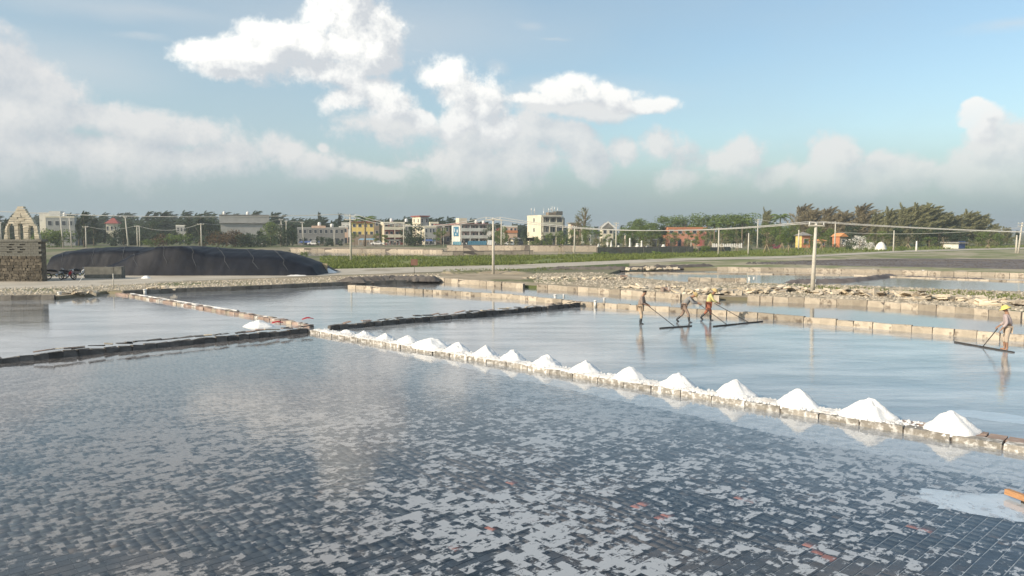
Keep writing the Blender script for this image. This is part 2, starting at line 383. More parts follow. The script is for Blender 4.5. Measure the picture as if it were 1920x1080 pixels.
M = dict(
 mud = pm('mud', (0.10,0.085,0.075), (0.17,0.15,0.13), 0.5, 0.9, 0.3),
 earth = pm('earth', (0.27,0.22,0.155), (0.40,0.335,0.24), 0.35, 0.95, 0.5, 3.0, c3=(0.13,0.14,0.06), t3=0.56, s3=0.12),
 town = pm('town_earth', (0.18,0.16,0.11), (0.30,0.255,0.18), 0.06, 0.95, 0.4, 1.0, c3=(0.08,0.11,0.03), t3=0.5, s3=0.03),
 sand = pm('sandy_verge', (0.32,0.275,0.195), (0.44,0.38,0.28), 0.35, 0.95, 0.4, 2.0, c3=(0.17,0.19,0.075), t3=0.50, s3=0.10),
 road = pm('road', (0.40,0.36,0.295), (0.50,0.45,0.375), 0.25, 0.9, 0.15, 6.0, c3=(0.28,0.24,0.18), t3=0.6, s3=0.1),
 grass_g = pm('grass_ground', (0.13,0.165,0.045), (0.20,0.225,0.07), 0.10, 0.95, 0.5, 2.0, c3=(0.24,0.22,0.10), t3=0.58, s3=0.05),
 grass = pm('grass_blades', (0.12,0.16,0.04), (0.23,0.26,0.08), 0.3, 0.9, 0, island=0.35, trans=0.25),
 tile = pm('tile', (0.030,0.038,0.050), (0.052,0.060,0.068), 5, 0.7, 0.1, island=0.28, c3=(0.085,0.066,0.058), t3=0.62, s3=0.5),
 tile_red = pm('tile_red', (0.28,0.10,0.075), (0.36,0.16,0.12), 6, 0.7, 0.1, island=0.2),
 floor = pm('pan_floor', (0.40,0.41,0.42), (0.50,0.51,0.52), 2, 0.9, 0.1),
 floor_far = pm('far_floor', (0.20,0.21,0.22), (0.32,0.32,0.32), 0.45, 0.9, 0.1, detail=7, c3=(0.36,0.36,0.36), t3=0.60, s3=0.22, stretch=(0.5,1.3,1)),
 floor_mud = pm('muddy_floor', (0.12,0.10,0.095), (0.20,0.17,0.15), 0.3, 0.9, 0.1, c3=(0.28,0.26,0.24), t3=0.6),
 plough = pm('dark_mud', (0.10,0.085,0.085), (0.20,0.175,0.16), 0.5, 0.9, 0.4, 1.2, stretch=(0.3,1,1)),
 salt = pm('salt', (0.80,0.79,0.77), (0.86,0.85,0.83), 4, 0.75, 0.8, 26, spec=0.4, bdist=0.02),
 crust = pm('salt_crust', (0.68,0.66,0.63), (0.80,0.78,0.75), 2.5, 0.7, 0.9, 14, c3=(0.42,0.37,0.33), t3=0.60, s3=1.1, spec=0.4),
 block = pm('sandstone_block', (0.37,0.32,0.255), (0.54,0.47,0.375), 2.2, 0.9, 0.8, 9, island=0.30, c3=(0.20,0.165,0.13), t3=0.59, s3=2.2),
 block_grey = pm('grey_block', (0.22,0.205,0.18), (0.34,0.31,0.27), 2.5, 0.9, 0.6, 12, island=0.25, c3=(0.66,0.64,0.61), t3=0.54, s3=7.0),
 block_dim = pm('dim_block', (0.13,0.12,0.105), (0.22,0.20,0.17), 2.5, 0.9, 0.6, 12, island=0.25),
 brick_red = pm('red_brick', (0.26,0.19,0.155), (0.37,0.28,0.235), 3, 0.9, 0.5, 12, island=0.2, c3=(0.6,0.57,0.53), t3=0.62),
 slate = pm('dark_slab', (0.085,0.08,0.075), (0.15,0.14,0.13), 3, 0.85, 0.6, 10, island=0.35, c3=(0.24,0.21,0.18), t3=0.66, s3=1.5),
 pale_stone = pm('pale_stone', (0.55,0.48,0.37), (0.66,0.59,0.47), 3, 0.9, 0.5, 10, island=0.2),
 rubble = pm('rubble_slab', (0.46,0.39,0.29), (0.62,0.54,0.42), 3, 0.92, 0.5, 10, island=0.3),
 concrete = pm('concrete', (0.50,0.47,0.40), (0.60,0.57,0.50), 3, 0.85, 0.25, 14, c3=(0.38,0.35,0.29), t3=0.64),
 conc_dark = pm('weathered_concrete', (0.12,0.12,0.105), (0.19,0.185,0.16), 2, 0.9, 0.4, 12),
 rough_stone = pm('rough_stone', (0.075,0.065,0.05), (0.14,0.12,0.09), 4, 0.95, 0.8, 14, island=0.4),  # hut face in shade: the shade is darkened into this stone colour
 tarp = pm('black_tarpaulin', (0.006,0.008,0.014), (0.010,0.013,0.022), 1.2, 0.55, 0.4, 1.6, spec=0.15, bdist=0.05),
 rope = pm('rope', (0.16,0.17,0.18), None, 3, 0.9, 0),
 leaf_dark = pm('leaf_dark', (0.038,0.064,0.032), (0.068,0.100,0.046), 0.5, 0.7, 0, island=0.45, trans=0.25),
 leaf_green = pm('leaf_green', (0.11,0.165,0.035), (0.18,0.23,0.065), 0.5, 0.65, 0, island=0.4, trans=0.3),
 leaf_olive = pm('leaf_olive', (0.18,0.185,0.09), (0.27,0.265,0.145), 0.5, 0.75, 0, island=0.4, trans=0.3),
 leaf_dry = pm('leaf_dry', (0.22,0.19,0.11), (0.31,0.265,0.165), 0.6, 0.8, 0, island=0.35, trans=0.25),
 leaf_bronze = pm('leaf_bronze', (0.10,0.055,0.030), (0.14,0.10,0.045), 0.6, 0.8, 0, island=0.35, trans=0.2),
 bark = pm('bark', (0.16,0.12,0.085), (0.26,0.21,0.155), 3, 0.9, 0.4, 10),
 bamboo = pm('bamboo_stake', (0.36,0.29,0.17), (0.46,0.38,0.24), 3, 0.8, 0),
 flower = pm('white_blossom', (0.78,0.74,0.68), (0.85,0.82,0.78), 3, 0.8, 0, island=0.15, trans=0.2),
 magenta = pm('magenta_blossom', (0.30,0.04,0.10), (0.38,0.09,0.16), 3, 0.8, 0, island=0.3, trans=0.2),
 glass = pm('dark_glass', (0.035,0.045,0.055), (0.06,0.07,0.08), 1.5, 0.12, 0, spec=0.6),
 frame = pm('window_frame', (0.50,0.49,0.46), None, 3, 0.6, 0),
 white_metal = pm('white_metal', (0.72,0.72,0.70), (0.66,0.65,0.63), 3, 0.45, 0.05),
 black_rubber = pm('black_rubber', (0.018,0.018,0.020), (0.03,0.03,0.03), 6, 0.6, 0.1),
 black_paint = pm('black_paint', (0.02,0.02,0.024), None, 6, 0.25, 0, spec=0.6),
 chrome = pm('chrome', (0.6,0.6,0.6), None, 6, 0.2, 0, metal=1.0),
 red_cloth = pm('red_cloth', (0.42,0.03,0.04), (0.30,0.02,0.03), 6, 0.8, 0.4, 20),
 dark_wood = pm('dark_wood', (0.035,0.035,0.038), (0.06,0.055,0.05), 6, 0.7, 0.2, 20, stretch=(1,8,8)),
 orange_wood = pm('orange_wood', (0.36,0.18,0.085), (0.50,0.28,0.14), 6, 0.7, 0.3, 18, stretch=(1,8,8)),
 wire = pm('cable', (0.42,0.42,0.40), None, 3, 0.5, 0),
 ceramic = pm('insulator', (0.75,0.75,0.72), None, 3, 0.3, 0),
 lime = pm('lime_paint', (0.72,0.71,0.67), (0.78,0.77,0.73), 1.5, 0.85, 0.1),
)
def tile_mat():
    m = M['tile']; t = NT(m.node_tree); p = [n for n in m.node_tree.nodes if n.type == 'BSDF_PRINCIPLED'][0]
    old = p.inputs['Base Color'].links[0].from_socket; g = t.n('ShaderNodeNewGeometry')
    k = t.ss(t.noise(g.outputs['Position'], 0.13, 5, 0.65), 0.46, 0.60)
    m.node_tree.links.new(t.mix(t.m('MULTIPLY', k, 0.85), old, (0.120, 0.098, 0.088)), p.inputs['Base Color'])
tile_mat()
def wall_paint(name, c, d=0.82, stain=None):
    return pm(name, tuple(x*d for x in c), c, 0.35, 0.85, 0.1, 4, c3=stain or tuple(x*0.6 for x in c), t3=0.66, s3=0.5)

# ------------------------------------------------------------------ the ground, pans and water
def sheet(name, pts, mat, z=None, skirt=None, label=None, cat=None, kind='structure'):
    """a polygon; pts are world Vectors, skirt = z the sides drop to"""
    vs = [Vector((p.x, p.y, p.z if z is None else z)) for p in pts]; n = len(vs)
    mb = MB(); area = sum(vs[i].x*vs[(i+1)%n].y - vs[(i+1)%n].x*vs[i].y for i in range(n))
    if area < 0: vs.reverse()
    mb.add(vs, [tuple(range(n))])
    if skirt is not None:
        lo = [Vector((v.x, v.y, skirt)) for v in vs]
        mb.add(vs+lo, [(i, n+i, n+(i+1)%n, (i+1)%n) for i in range(n)])
    o = mb.build(name, mat); return tag(o, label, cat, None, kind)
def P(*pxs, z=0.0): return [G(x, y, z) for (x, y) in pxs]

sheet('ground', [Vector(p) for p in ((-3000,-60,0),(3000,-60,0),(3000,5000,0),(-3000,5000,0))], M['mud'], z=-0.30,
      label='bare brown mud lying under all the salt pans', cat='ground')
P0 = G(577, 624)
D1 = (G(0, 681) - P0).normalized()                 # dike direction, towards the left of the camera
D2 = (G(1920, 851) - P0).normalized()              # ridge direction, towards the right of the camera
far_corner = G(1088, 575)
tux, tuy = Vector((-D1.x, -D1.y, 0)), Vector((-D1.y, D1.x, 0))
if tuy.dot(D2) < 0: tuy = -tuy
TPW, TPL = 0.186, 0.172
# paved pan under the camera
A_poly = [P0, P0 + D1*52, P0 + D1*52 + D2*46, P0 + D2*46]
sheet('pan_floor', A_poly, M['floor'], z=-0.060, label='pale salted bed of the near tiled pan', cat='pan floor')
sheet('water', A_poly, water_mat('near_brine', 0.0022, 4.0, (0.92,0.95,0.97), 0.85, 7.5, lo=0.705, rough=0.02), z=0.0,
      label='shallow brine of the near tiled pan with floating salt', cat='water')
# workers' pan
w1 = P((652,541),(960,560),(1088,574),(1280,587),(1450,599),(1600,613),(1920,641))
w1e = w1[-1] + (w1[-1]-w1[-2]).normalized()*40
B_poly = [P0, far_corner] + w1[3:] + [w1e, P0 + D2*46]
sheet('pan_floor', B_poly, M['floor_far'], z=-0.055, label='smooth bed of the pan where the workers wade', cat='pan floor')
sheet('water', B_poly, water_mat('work_brine', 0.006, 3.0, (0.88,0.93,0.97), film=0.85), z=0.0,
      label='wide shallow brine where the four workers wade', cat='water')
# left pan, middle-left pan, channel
pathA, pathB = G(200, 549), G(560, 611)
Cb = P((-500,582),(0,562),(105,561),(185,551))
C_poly = Cb + [pathA, pathB, P0, P0 + D1*52]
sheet('pan_floor', C_poly, M['floor_far'], z=-0.053, label='bed of the still pan on the far side of the dark dike', cat='pan floor')
sheet('water', C_poly, water_mat('left_brine', 0.003, 3.0, (0.85,0.88,0.90), film=0.75), z=0.0,
      label='still brine mirroring the stone hut and tarpaulin', cat='water')
D_poly = [pathB, pathA] + P((230,552),(320,548),(460,543),(640,535),(652,541)) + w1[1:3] + [P0]
sheet('pan_floor', D_poly, M['floor_far'], z=-0.051, label='bed of the pan between the diagonal path and slab dike', cat='pan floor')
sheet('water', D_poly, water_mat('middle_brine', 0.003, 3.0, (0.85,0.88,0.90), film=0.75), z=0.0,
      label='grey still brine between the diagonal path and the slab dike', cat='water')
w2 = P((825,528),(960,538),(1050,543),(1280,560),(1450,565),(1600,571),(1830,588),(1920,597),(2400,640))
E_poly = P((640,535),(700,533)) + w2 + [w1e] + list(reversed(w1))
sheet('pan_floor', E_poly, M['floor_mud'], z=-0.049, label='muddy bed of the narrow channel between the block walls', cat='pan floor')
sheet('water', E_poly, water_mat('channel_brine', 0.004, 3.0, film=0.25), z=0.0,
      label='narrow channel of brine between the two block walls', cat='water')
# raised land with a notch for the right-hand pans
LZ = 0.20
near_edge = P((2400,575),(1920,547),(1760,542),(1600,535),(1400,531),(1280,529),(1180,520),(1140,513), z=LZ)
far_edge = P((1180,500),(1345,503),(1600,507),(1920,515),(2400,527), z=LZ)
land = (P((-1200,610),(-500,583),(0,563),(110,561),(200,551),(230,552),(320,548),(460,543),(640,535),(700,533), z=0) + w2 + near_edge + far_edge
        + [Vector((2500,160,0)), Vector((2500,4500,0)), Vector((-2500,4500,0)), Vector((-2500,30,0))])
sheet('ground', land, M['town'], z=LZ, skirt=-0.3, label='dry sandy land behind the salt pans', cat='ground')
G_poly = near_edge + far_edge
sheet('water', [Vector((p.x,p.y,0)) for p in G_poly], water_mat('right_brine', 0.004, 3.0, film=0.22), z=0.0,
      label='far brine pans behind the rubble strip', cat='water')
sheet('pan_floor', [Vector((p.x,p.y,0)) for p in G_poly], M['floor_mud'], z=-0.047, label='muddy bed of the far pans behind the rubble', cat='pan floor')
def strip_px(top, bot, z): return P(*top, z=z) + list(reversed(P(*bot, z=z)))
# rubble strip (bare gravel) between the channel and the far pans
g_top = [(640,513),(830,513),(960,512),(1130,511),(1180,519),(1280,528.5),(1400,530.5),(1600,534.5),(1760,541.5),(1920,546.5),(2400,574)]
g_bot = [(640,533),(830,525.5),(960,535),(1050,540.5),(1280,557),(1450,562),(1600,568),(1830,584.5),(1920,593),(2380,634)]
sheet('ground', P(*g_top, z=LZ+0.006) + [Vector((p.x, p.y+0.02, LZ+0.006)) for p in reversed(P((640,535),(700,533))+w2)], M['earth'], label='bare gravelly strip covered in broken slabs', cat='ground')
sheet('ground', P((-900,545),(0,540),(110,539),(320,529),(460,523),(640,517), z=LZ+0.004) + [Vector((p.x, p.y+0.02, LZ+0.004)) for p in reversed(P((-500,583),(0,563),(110,561),(200,551),(230,552),(320,548),(460,543),(640,535)))],
      M['earth'], label='earthy verge between the road and the left pans', cat='ground')
road_t = [(-900,530),(0,519),(160,516),(400,509.5),(640,504),(960,496.5),(1130,489.5),(1290,483.5),(1480,480),(1700,469.5),(1920,464),(2400,458)]
road_b = [(-900,552),(0,542),(160,538),(400,525),(640,515.5),(960,504.5),(1130,496),(1290,488),(1480,484),(1700,472),(1920,466.5),(2400,460)]
sheet('road', strip_px(road_t, road_b, LZ+0.012), M['road'], label='pale dirt road running behind the pans', cat='road')
sheet('ground', strip_px([(600,480.5),(830,480.5),(1000,478.5),(1280,474),(1480,466),(1700,463),(1920,460)], [(600,505.5),(640,504.2),(960,496.7),(1130,489.7),(1290,483.7),(1480,480.2),(1700,469.7),(1920,464.2)], LZ+0.008),
      M['grass_g'], label='green grassy field on the far side of the road', cat='ground')
sheet('water', strip_px([(540,469.5),(700,470),(850,471.5),(1000,472)], [(560,479.5),(700,480),(850,478.5),(1000,477)], LZ+0.030), water_mat('town_brine', 0.004, 3.0, film=0.2),
      label='thin strip of brine in front of the town', cat='water')
sheet('ground', strip_px([(540,463.3),(700,463.5),(850,464.5),(1060,464.5)], [(560,479.8),(700,480.3),(850,479),(1060,476)], LZ+0.016), M['earth'],
      label='earth bed of the brine strip below the town', cat='ground')
sheet('ground', strip_px([(1420,492.5),(1500,489),(1600,485.5),(1720,484.5),(1920,486),(2400,488.5)], [(1420,494.5),(1500,496),(1600,499),(1720,500.5),(1920,505),(2400,515)], LZ+0.014), M['plough'],
      label='drained pan of dark purple mud at the right', cat='ground')
sheet('ground', P((1180,493),(1345,488.5),(1480,484.5),(1700,472.5),(1920,467),(2400,460.5), z=LZ+0.010) + [Vector((p.x, p.y, LZ+0.010)) for p in reversed(far_edge)], M['sand'],
      label='sandy verge between the road and the purple mud', cat='ground')

# ------------------------------------------------------------------ tiled bed: 300 nearest as parts, the rest joined
pan = bpy.data.objects['pan_floor']
TL, GAPW, GAPL = 0.164, 0.022, 0.008
ang = math.atan2(-D1.y, -D1.x)                       # rows run along the dike direction
ux, uy = Vector((-D1.x, -D1.y, 0)), Vector((-D1.y, D1.x, 0))
if uy.dot(D2) < 0: uy = -uy
def tile_verts(cx, cy, hl, hw, jz):
    b = []
    for z in (-0.058, -0.046):
        for (a, c) in ((-1,-1),(1,-1),(1,1),(-1,1)):
            p = ux*(a*hl) + uy*(c*hw); b.append((cx+p.x, cy+p.y, z + (jz if z > -0.05 else 0)))
    return b
TF = [(4,5,6,7),(0,1,5,4),(1,2,6,5),(2,3,7,6),(3,0,4,7)]
cells = []
rows = int(46/(TL+GAPW)); cols = int(52/(TL+GAPL))
for r in range(rows):
    off = random.random()*TL; v = (r+0.5)*(TL+GAPW)
    us = np.arange(cols)*(TL+GAPL) + off + 0.1
    px_ = P0.x - ux.x*us + uy.x*v; py_ = P0.y - ux.y*us + uy.y*v
    dep = py_*CP + (H+0.05)*SP
    with np.errstate(divide='ignore', invalid='ignore'):
        sx_ = 960 + F*px_/dep; sy_ = 540 - F*((-0.05-H)*CP + py_*SP)/dep
    ok = (dep > 5) & (sx_ > -60) & (sx_ < 1980) & (sy_ < 1130) & (sy_ > 600)
    for x, y, a, b in zip(px_[ok], py_[ok], sx_[ok], sy_[ok]): cells.append((x, y, a, b))
cells.sort(key=lambda c: c[1] if (0 < c[2] < 1920 and c[3] < 1078) else 999)
hl, hw = TL/2, TL/2
tm = MB().add(tile_verts(0, 0, hl, hw, 0), TF).mesh('tile'); tm.materials.append(M['tile'])
tmr = tm.copy(); tmr.materials.clear(); tmr.materials.append(M['tile_red'])
red_px = [(1508,1022),(1540,1040),(1556,1047),(892,1000),(930,990),(1132,922),(1205,948),(1240,966),(1398,937),(1725,990),(1005,975),(855,1030),(905,1015),(970,905)]
red_w = [G(x, y, -0.046) for x, y in red_px]
for c in cells[:300]:
    o = link('tile', tmr if any((c[0]-q.x)**2+(c[1]-q.y)**2 < 0.012 for q in red_w) else tm, None, pan, loc=(c[0], c[1], random.uniform(-0.002, 0.002)))
for nm, sel in (('tile_field', [c for c in cells[300:] if not any((c[0]-q.x)**2+(c[1]-q.y)**2 < 0.012 for q in red_w)]),
                ('red_tiles', [c for c in cells[300:] if any((c[0]-q.x)**2+(c[1]-q.y)**2 < 0.012 for q in red_w)])):
    if not sel: continue
    V_ = np.array([tile_verts(c[0], c[1], hl, hw, random.uniform(-0.002, 0.002)) for c in sel]).reshape(-1, 3)
    F_ = (np.array(TF)[None] + (np.arange(len(sel))*8)[:, None, None]).reshape(-1, 4)
    o = link(nm, np_mesh(nm, V_, F_), M['tile'] if nm == 'tile_field' else M['tile_red'], pan); o['kind'] = 'stuff'
# a sheet of salt slush in the near right corner
def blob_sheet(name, c, rx, ry, rot, z, mat, label, cat, seed, rag=0.25):
    vs = [Vector((c.x, c.y, z+0.012))]; n = 90
    for i in range(n):
        a = 2*math.pi*i/n; k = 1 + rag*(mnoise.noise(Vector((math.cos(a)*1.5, math.sin(a)*1.5, seed)))*1.2 + 0.5*mnoise.noise(Vector((math.cos(a)*5, math.sin(a)*5, seed))) + 0.35*mnoise.noise(Vector((math.cos(a)*14, math.sin(a)*14, seed))))
        p = Matrix.Rotation(rot, 3, 'Z') @ Vector((rx*k*math.cos(a), ry*k*math.sin(a), 0)); vs.append(Vector((c.x+p.x, c.y+p.y, z)))
    o = MB().add(vs, [(0, 1+i, 1+(i+1)%n) for i in range(n)], True).build(name, mat); return tag(o, label, cat, None, 'stuff')
slush = pm('salt_slush', (0.56,0.585,0.61), (0.68,0.70,0.72), 0.8, 0.45, 0.15, 8)
blob_sheet('salt_slush', G(1900,948), 1.45, 0.62, R(-22), -0.018, slush, 'smooth patch of pale salt slush near the orange beam', 'salt', 3.0)
blob_sheet('salt_slush', G(1890,783), 1.3, 0.5, R(-40), -0.03, slush, 'pale salt slush spreading behind the last salt pile', 'salt', 9.0)

# ------------------------------------------------------------------ walls made of single blocks
def block_wall(name, pts, h, thick, blen, mat, label, cat, group=None, gap=0.025, jit=0.01, z0=-0.08, core=M['mud'], skip=None, fwd=0.0, hj=0.02, tilt=0.0, limit=300, mats=None, course=1):
    """pts on the ground: front foot line. The blocks are children of the wall."""
    root = empty(name, (pts[0].x, pts[0].y, 0), 0, label, cat, group)
    mesh = {}
    cnt = 0; rest = MB()
    segs = [(pts[i], pts[i+1]) for i in range(len(pts)-1)]; s = 0
    for (a, b) in segs:
        d = b-a; d.z = 0; L = d.length
        if L < 0.05: continue
        d.normalize(); nrm = Vector((-d.y, d.x, 0))
        if nrm.y < 0: nrm = -nrm
        a = a - nrm*fwd; b = b - nrm*fwd
        rz = math.atan2(d.y, d.x); n = max(1, round(L/blen)); bl = L/n
        inner = MB(); Mx = Matrix.Translation(a - root.location) @ Matrix.Rotation(rz, 4, 'Z'); sg = 1 if (Matrix.Rotation(rz,3,'Z') @ Vector((0,1,0))).dot(nrm) > 0 else -1
        y0, y1 = (0.05, thick-0.05) if sg > 0 else (-thick+0.05, -0.05)
        inner.box(0, L, y0, y1, z0, h-0.05, Mx).build('wall_core', core, root)
        for k in range(n):
            cpt = a + d*((k+0.5)*bl)
            spx = PROJ(cpt)[0]
            if skip and skip(spx): continue
            for c in range(course):
                ch = (h-z0)/course
                hh = ch - (0.012 if course > 1 and c < course-1 else 0)
                lv = random.randint(0, 5); key = (round(bl, 2), lv)
                if key not in mesh:
                    random.seed(lv*17+5); mb = MB(); e = 0.02
                    mb.box(-bl/2+gap/2, bl/2-gap/2, -thick/2, thick/2, 0, hh, j=jit, taper=0.012); mesh[key] = mb.mesh('block')
                    mesh[key].materials.append(mats[lv % len(mats)] if mats else mat); random.seed(s*31+k*7+1)
                off = nrm*(thick/2 + random.uniform(-hj, hj))
                p = cpt + off - root.location
                link('block', mesh[key], None, root, loc=(p.x, p.y, z0 + c*ch + random.uniform(-hj, hj)*0.5), rot=(random.uniform(-tilt, tilt), random.uniform(-tilt, tilt), rz + random.uniform(-0.02, 0.02)))
                cnt += 1
        s += 1
    return root

# ---- salted ridge with its front row of blocks and a second row behind
D2n = Vector((-D2.y, D2.x, 0)); D2n = D2n if D2n.y > 0 else -D2n
D1n = Vector((-D1.y, D1.x, 0)); D1n = D1n if D1n.y > 0 else -D1n
ridge = block_wall('stone_ridge', [P0, P0 + D2*29.5], 0.135, 0.30, 0.93, M['block_grey'], 'long low grey stone ridge carrying the row of salt piles', 'stone ridge',
                   gap=0.03, jit=0.012, hj=0.012)
ang2 = math.atan2(D2.y, D2.x)
# second row: reddish bricks laid flat, seen bare at the near end
rb = MB(); rb.box(-0.16, 0.16, -0.11, 0.11, 0, 0.15, j=0.008, taper=0.008); rbm = rb.mesh('brick'); rbm.materials.append(M['brick_red'])
for k in range(34):
    p = P0 + D2*(23.9 + (k//2)*0.345) + D2n*(0.42 + 0.235*(k % 2)) - ridge.location
    link('brick', rbm, None, ridge, loc=(p.x, p.y, -0.02 + random.uniform(-0.01, 0.01)), rot=(0, 0, ang2 + random.uniform(-0.04, 0.04)))
# salt crust over the ridge
def fbm(x, y, z=0.0, o=4):
    s, a = 0, 1.0
    for i in range(o): s += a*mnoise.noise(Vector((x, y, z))); x *= 2.1; y *= 2.1; z += 3.1; a *= 0.5
    return s
nu, nv = 900, 26; Lr = 24.6; cv = np.zeros(((nu+1)*(nv+1), 3)); i = 0
for a in range(nu+1):
    u = a/nu*Lr; endf = min(1, max(0, (Lr-u)/1.2)); st = min(1, u/0.4)
    front = 0.015 + max(0, (u-15)/9)*0.16 + 0.10*fbm(u*1.3, 5.0) + 0.03*fbm(u*7, 2)
    back = 0.62 + 0.22*fbm(u*0.6, 9.0) + 0.07*fbm(u*4, 7) + max(0, (u-15)/9)*0.20
    front = max(0.01, front); back = max(front+0.1, back*(0.4+0.6*endf))
    for b in range(nv+1):
        t = b/nv; v = front + (back-front)*t
        z = 0.15 + 0.035*math.sin(math.pi*t) if t < 0.6 else 0.15 + 0.02 - (t-0.6)/0.4*0.20
        if b == 0: z = 0.12
        z += 0.045*fbm(u*3, v*3, 1.0)*math.sin(math.pi*min(t*1.2, 1)) + 0.012*fbm(u*14, v*14, 4.0)
        p = P0 + D2*(u-0.1) + D2n*v; cv[i] = (p.x, p.y, max(z*st*(0.5+0.5*endf), -0.02)); i += 1
idx = np.arange(nu*(nv+1)).reshape(nu, nv+1)[:, :-1].ravel()
tag(link('salt_crust', np_mesh('salt_crust', cv, np.stack([idx, idx+nv+1, idx+nv+2, idx+1], 1), True), M['crust']),
    'rough white salt crust lying along the top of the ridge', 'salt', None, 'stuff')

lv_, lf_ = [], []
for i in range(1500):        # loose clods of salt fallen from the piles
    u = random.uniform(0.2, 24.2); v = abs(random.gauss(0.30, 0.22)) + 0.02
    if v > 0.95: continue
    s_ = random.uniform(0.012, 0.045); p = P0 + D2*u + D2n*v; z = (0.15 if v < 0.6 else 0.15 - (v-0.6)*0.4); o = len(lv_)
    for (a, b, c_) in ((-1,-1,0),(1,-1,0),(1,1,0),(-1,1,0),(0.2,-0.1,1.3)): lv_.append((p.x+a*s_*random.uniform(.6,1.2), p.y+b*s_*random.uniform(.6,1.2), max(z, -.01)+c_*s_))
    lf_ += [(o,o+1,o+4),(o+1,o+2,o+4),(o+2,o+3,o+4),(o+3,o,o+4)]
tag(link('salt_clods', np_mesh('salt_clods', lv_, lf_), M['salt']), 'loose white salt clods strewn between the piles on the ridge', 'salt', None, 'stuff')

def salt_pile(name, c, r, h, seed, label, flat=0.0, group=None, elong=1.0):
    n, mR = 36, 16; vs = [(0, 0, h*(1-0.06))]; 
    for j in range(1, mR+1):
        t = j/mR
        for k in range(n):
            a = 2*math.pi*k/n
            rr = r*t*(1 + 0.22*fbm(math.cos(a)*1.2+seed, math.sin(a)*1.2) + 0.04*fbm(math.cos(a)*6+seed, math.sin(a)*6))
            base = (1-t**1.22)**1.12 if not flat else (1-t**(1+flat*1.5))
            z = h*base*0.96*(1 + 0.13*fbm(math.cos(a)*rr*3+seed, math.sin(a)*rr*3, 3)) + 0.035*fbm(rr*7*math.cos(a)+seed, rr*7*math.sin(a), 8) + 0.012*fbm(rr*26*math.cos(a)+seed, rr*26*math.sin(a), 8, 2)
            X_, Y_ = rr*math.cos(a)*elong, rr*math.sin(a)
            if j == mR: z = -0.06
            if group:
                if Y_ < -0.46: z = min(z, 0.03+0.03*fbm(X_*6, seed)); Y_ = -0.46 + (Y_+0.46)*0.35
                if j == mR: z = -0.16 if Y_ > -0.1 else -0.03
            vs.append((X_, Y_, z))
    fs = [(0, 1+k, 1+(k+1)%n) for k in range(n)] + [(1+(j-1)*n+k, 1+j*n+k, 1+j*n+(k+1)%n, 1+(j-1)*n+(k+1)%n) for j in range(1, mR) for k in range(n)]
    o = MB().add(vs, fs, True).build(name, M['salt'], loc=c, rot=(0, 0, ang2)); return tag(o, label, 'salt pile', group)
ords = ['first','second','third','fourth','fifth','sixth','seventh','eighth','ninth','tenth','eleventh','twelfth','thirteenth','fourteenth','fifteenth','sixteenth']
peaks = [(1782,767),(1628,743),(1497,727),(1376,710),(1271,697),(1180,685),(1097,675),(1025,664),(962,655),(910,648),(858,640),(808,634),(765,627),(722,624),(683,620),(650,617)]
c0 = P0 + D2n*0.52
for i, (x, y) in enumerate(peaks):
    k = (x-960)/F         # c0 + D2*t projects to column x
    t = (k*(c0.y*CP + (H-0.19)*SP) - c0.x)/(D2.x - k*D2.y*CP)
    c = c0 + D2*t; c.z = 0.12
    h = ZP(y, c.y) - 0.12; lab = {0: 'nearest white salt pile, beside the bare red bricks at the ridge end',
        11: 'flat rounded salt pile, twelfth along the ridge from the red bricks', 15: 'last small salt heap on the ridge, nearest the dark dikes'}.get(i,
        f'{ords[i]} white salt pile along the ridge, counting from the red bricks')
    salt_pile('salt_pile', c, 0.26 + h*0.66 if i != 11 else 0.75, h, i*3.7+1, lab, flat=0.5 if i == 11 else 0.0, group='salt piles on the ridge', elong=1.05 if i != 11 else 1.2)
cc = G(484, 611); salt_pile('salt_pile', Vector((cc.x, cc.y, -0.02)), 0.62, ZP(599.5, cc.y)+0.02, 55, 'lone white salt heap at the foot of the diagonal path', flat=0.2, elong=1.3)

# ---- dikes of dark slabs
block_wall('slab_dike', [P0 + D2n*0.05, P0 + D1*52 + D2n*0.05], 0.17, 0.30, 0.45, M['slate'], 'dark low dike of slabs running out of the left edge', 'dike', group='dark slab dikes',
           gap=0.02, jit=0.035, hj=0.045, tilt=0.06, core=M['slate'])
block_wall('slab_dike', [P0 + (far_corner-P0).normalized()*0.7 + D2n*0.4, far_corner], 0.20, 0.30, 0.45, M['slate'], 'dark low dike of slabs running from the ridge end to the block wall', 'dike', group='dark slab dikes',
           gap=0.02, jit=0.035, hj=0.045, tilt=0.06, core=M['slate'])
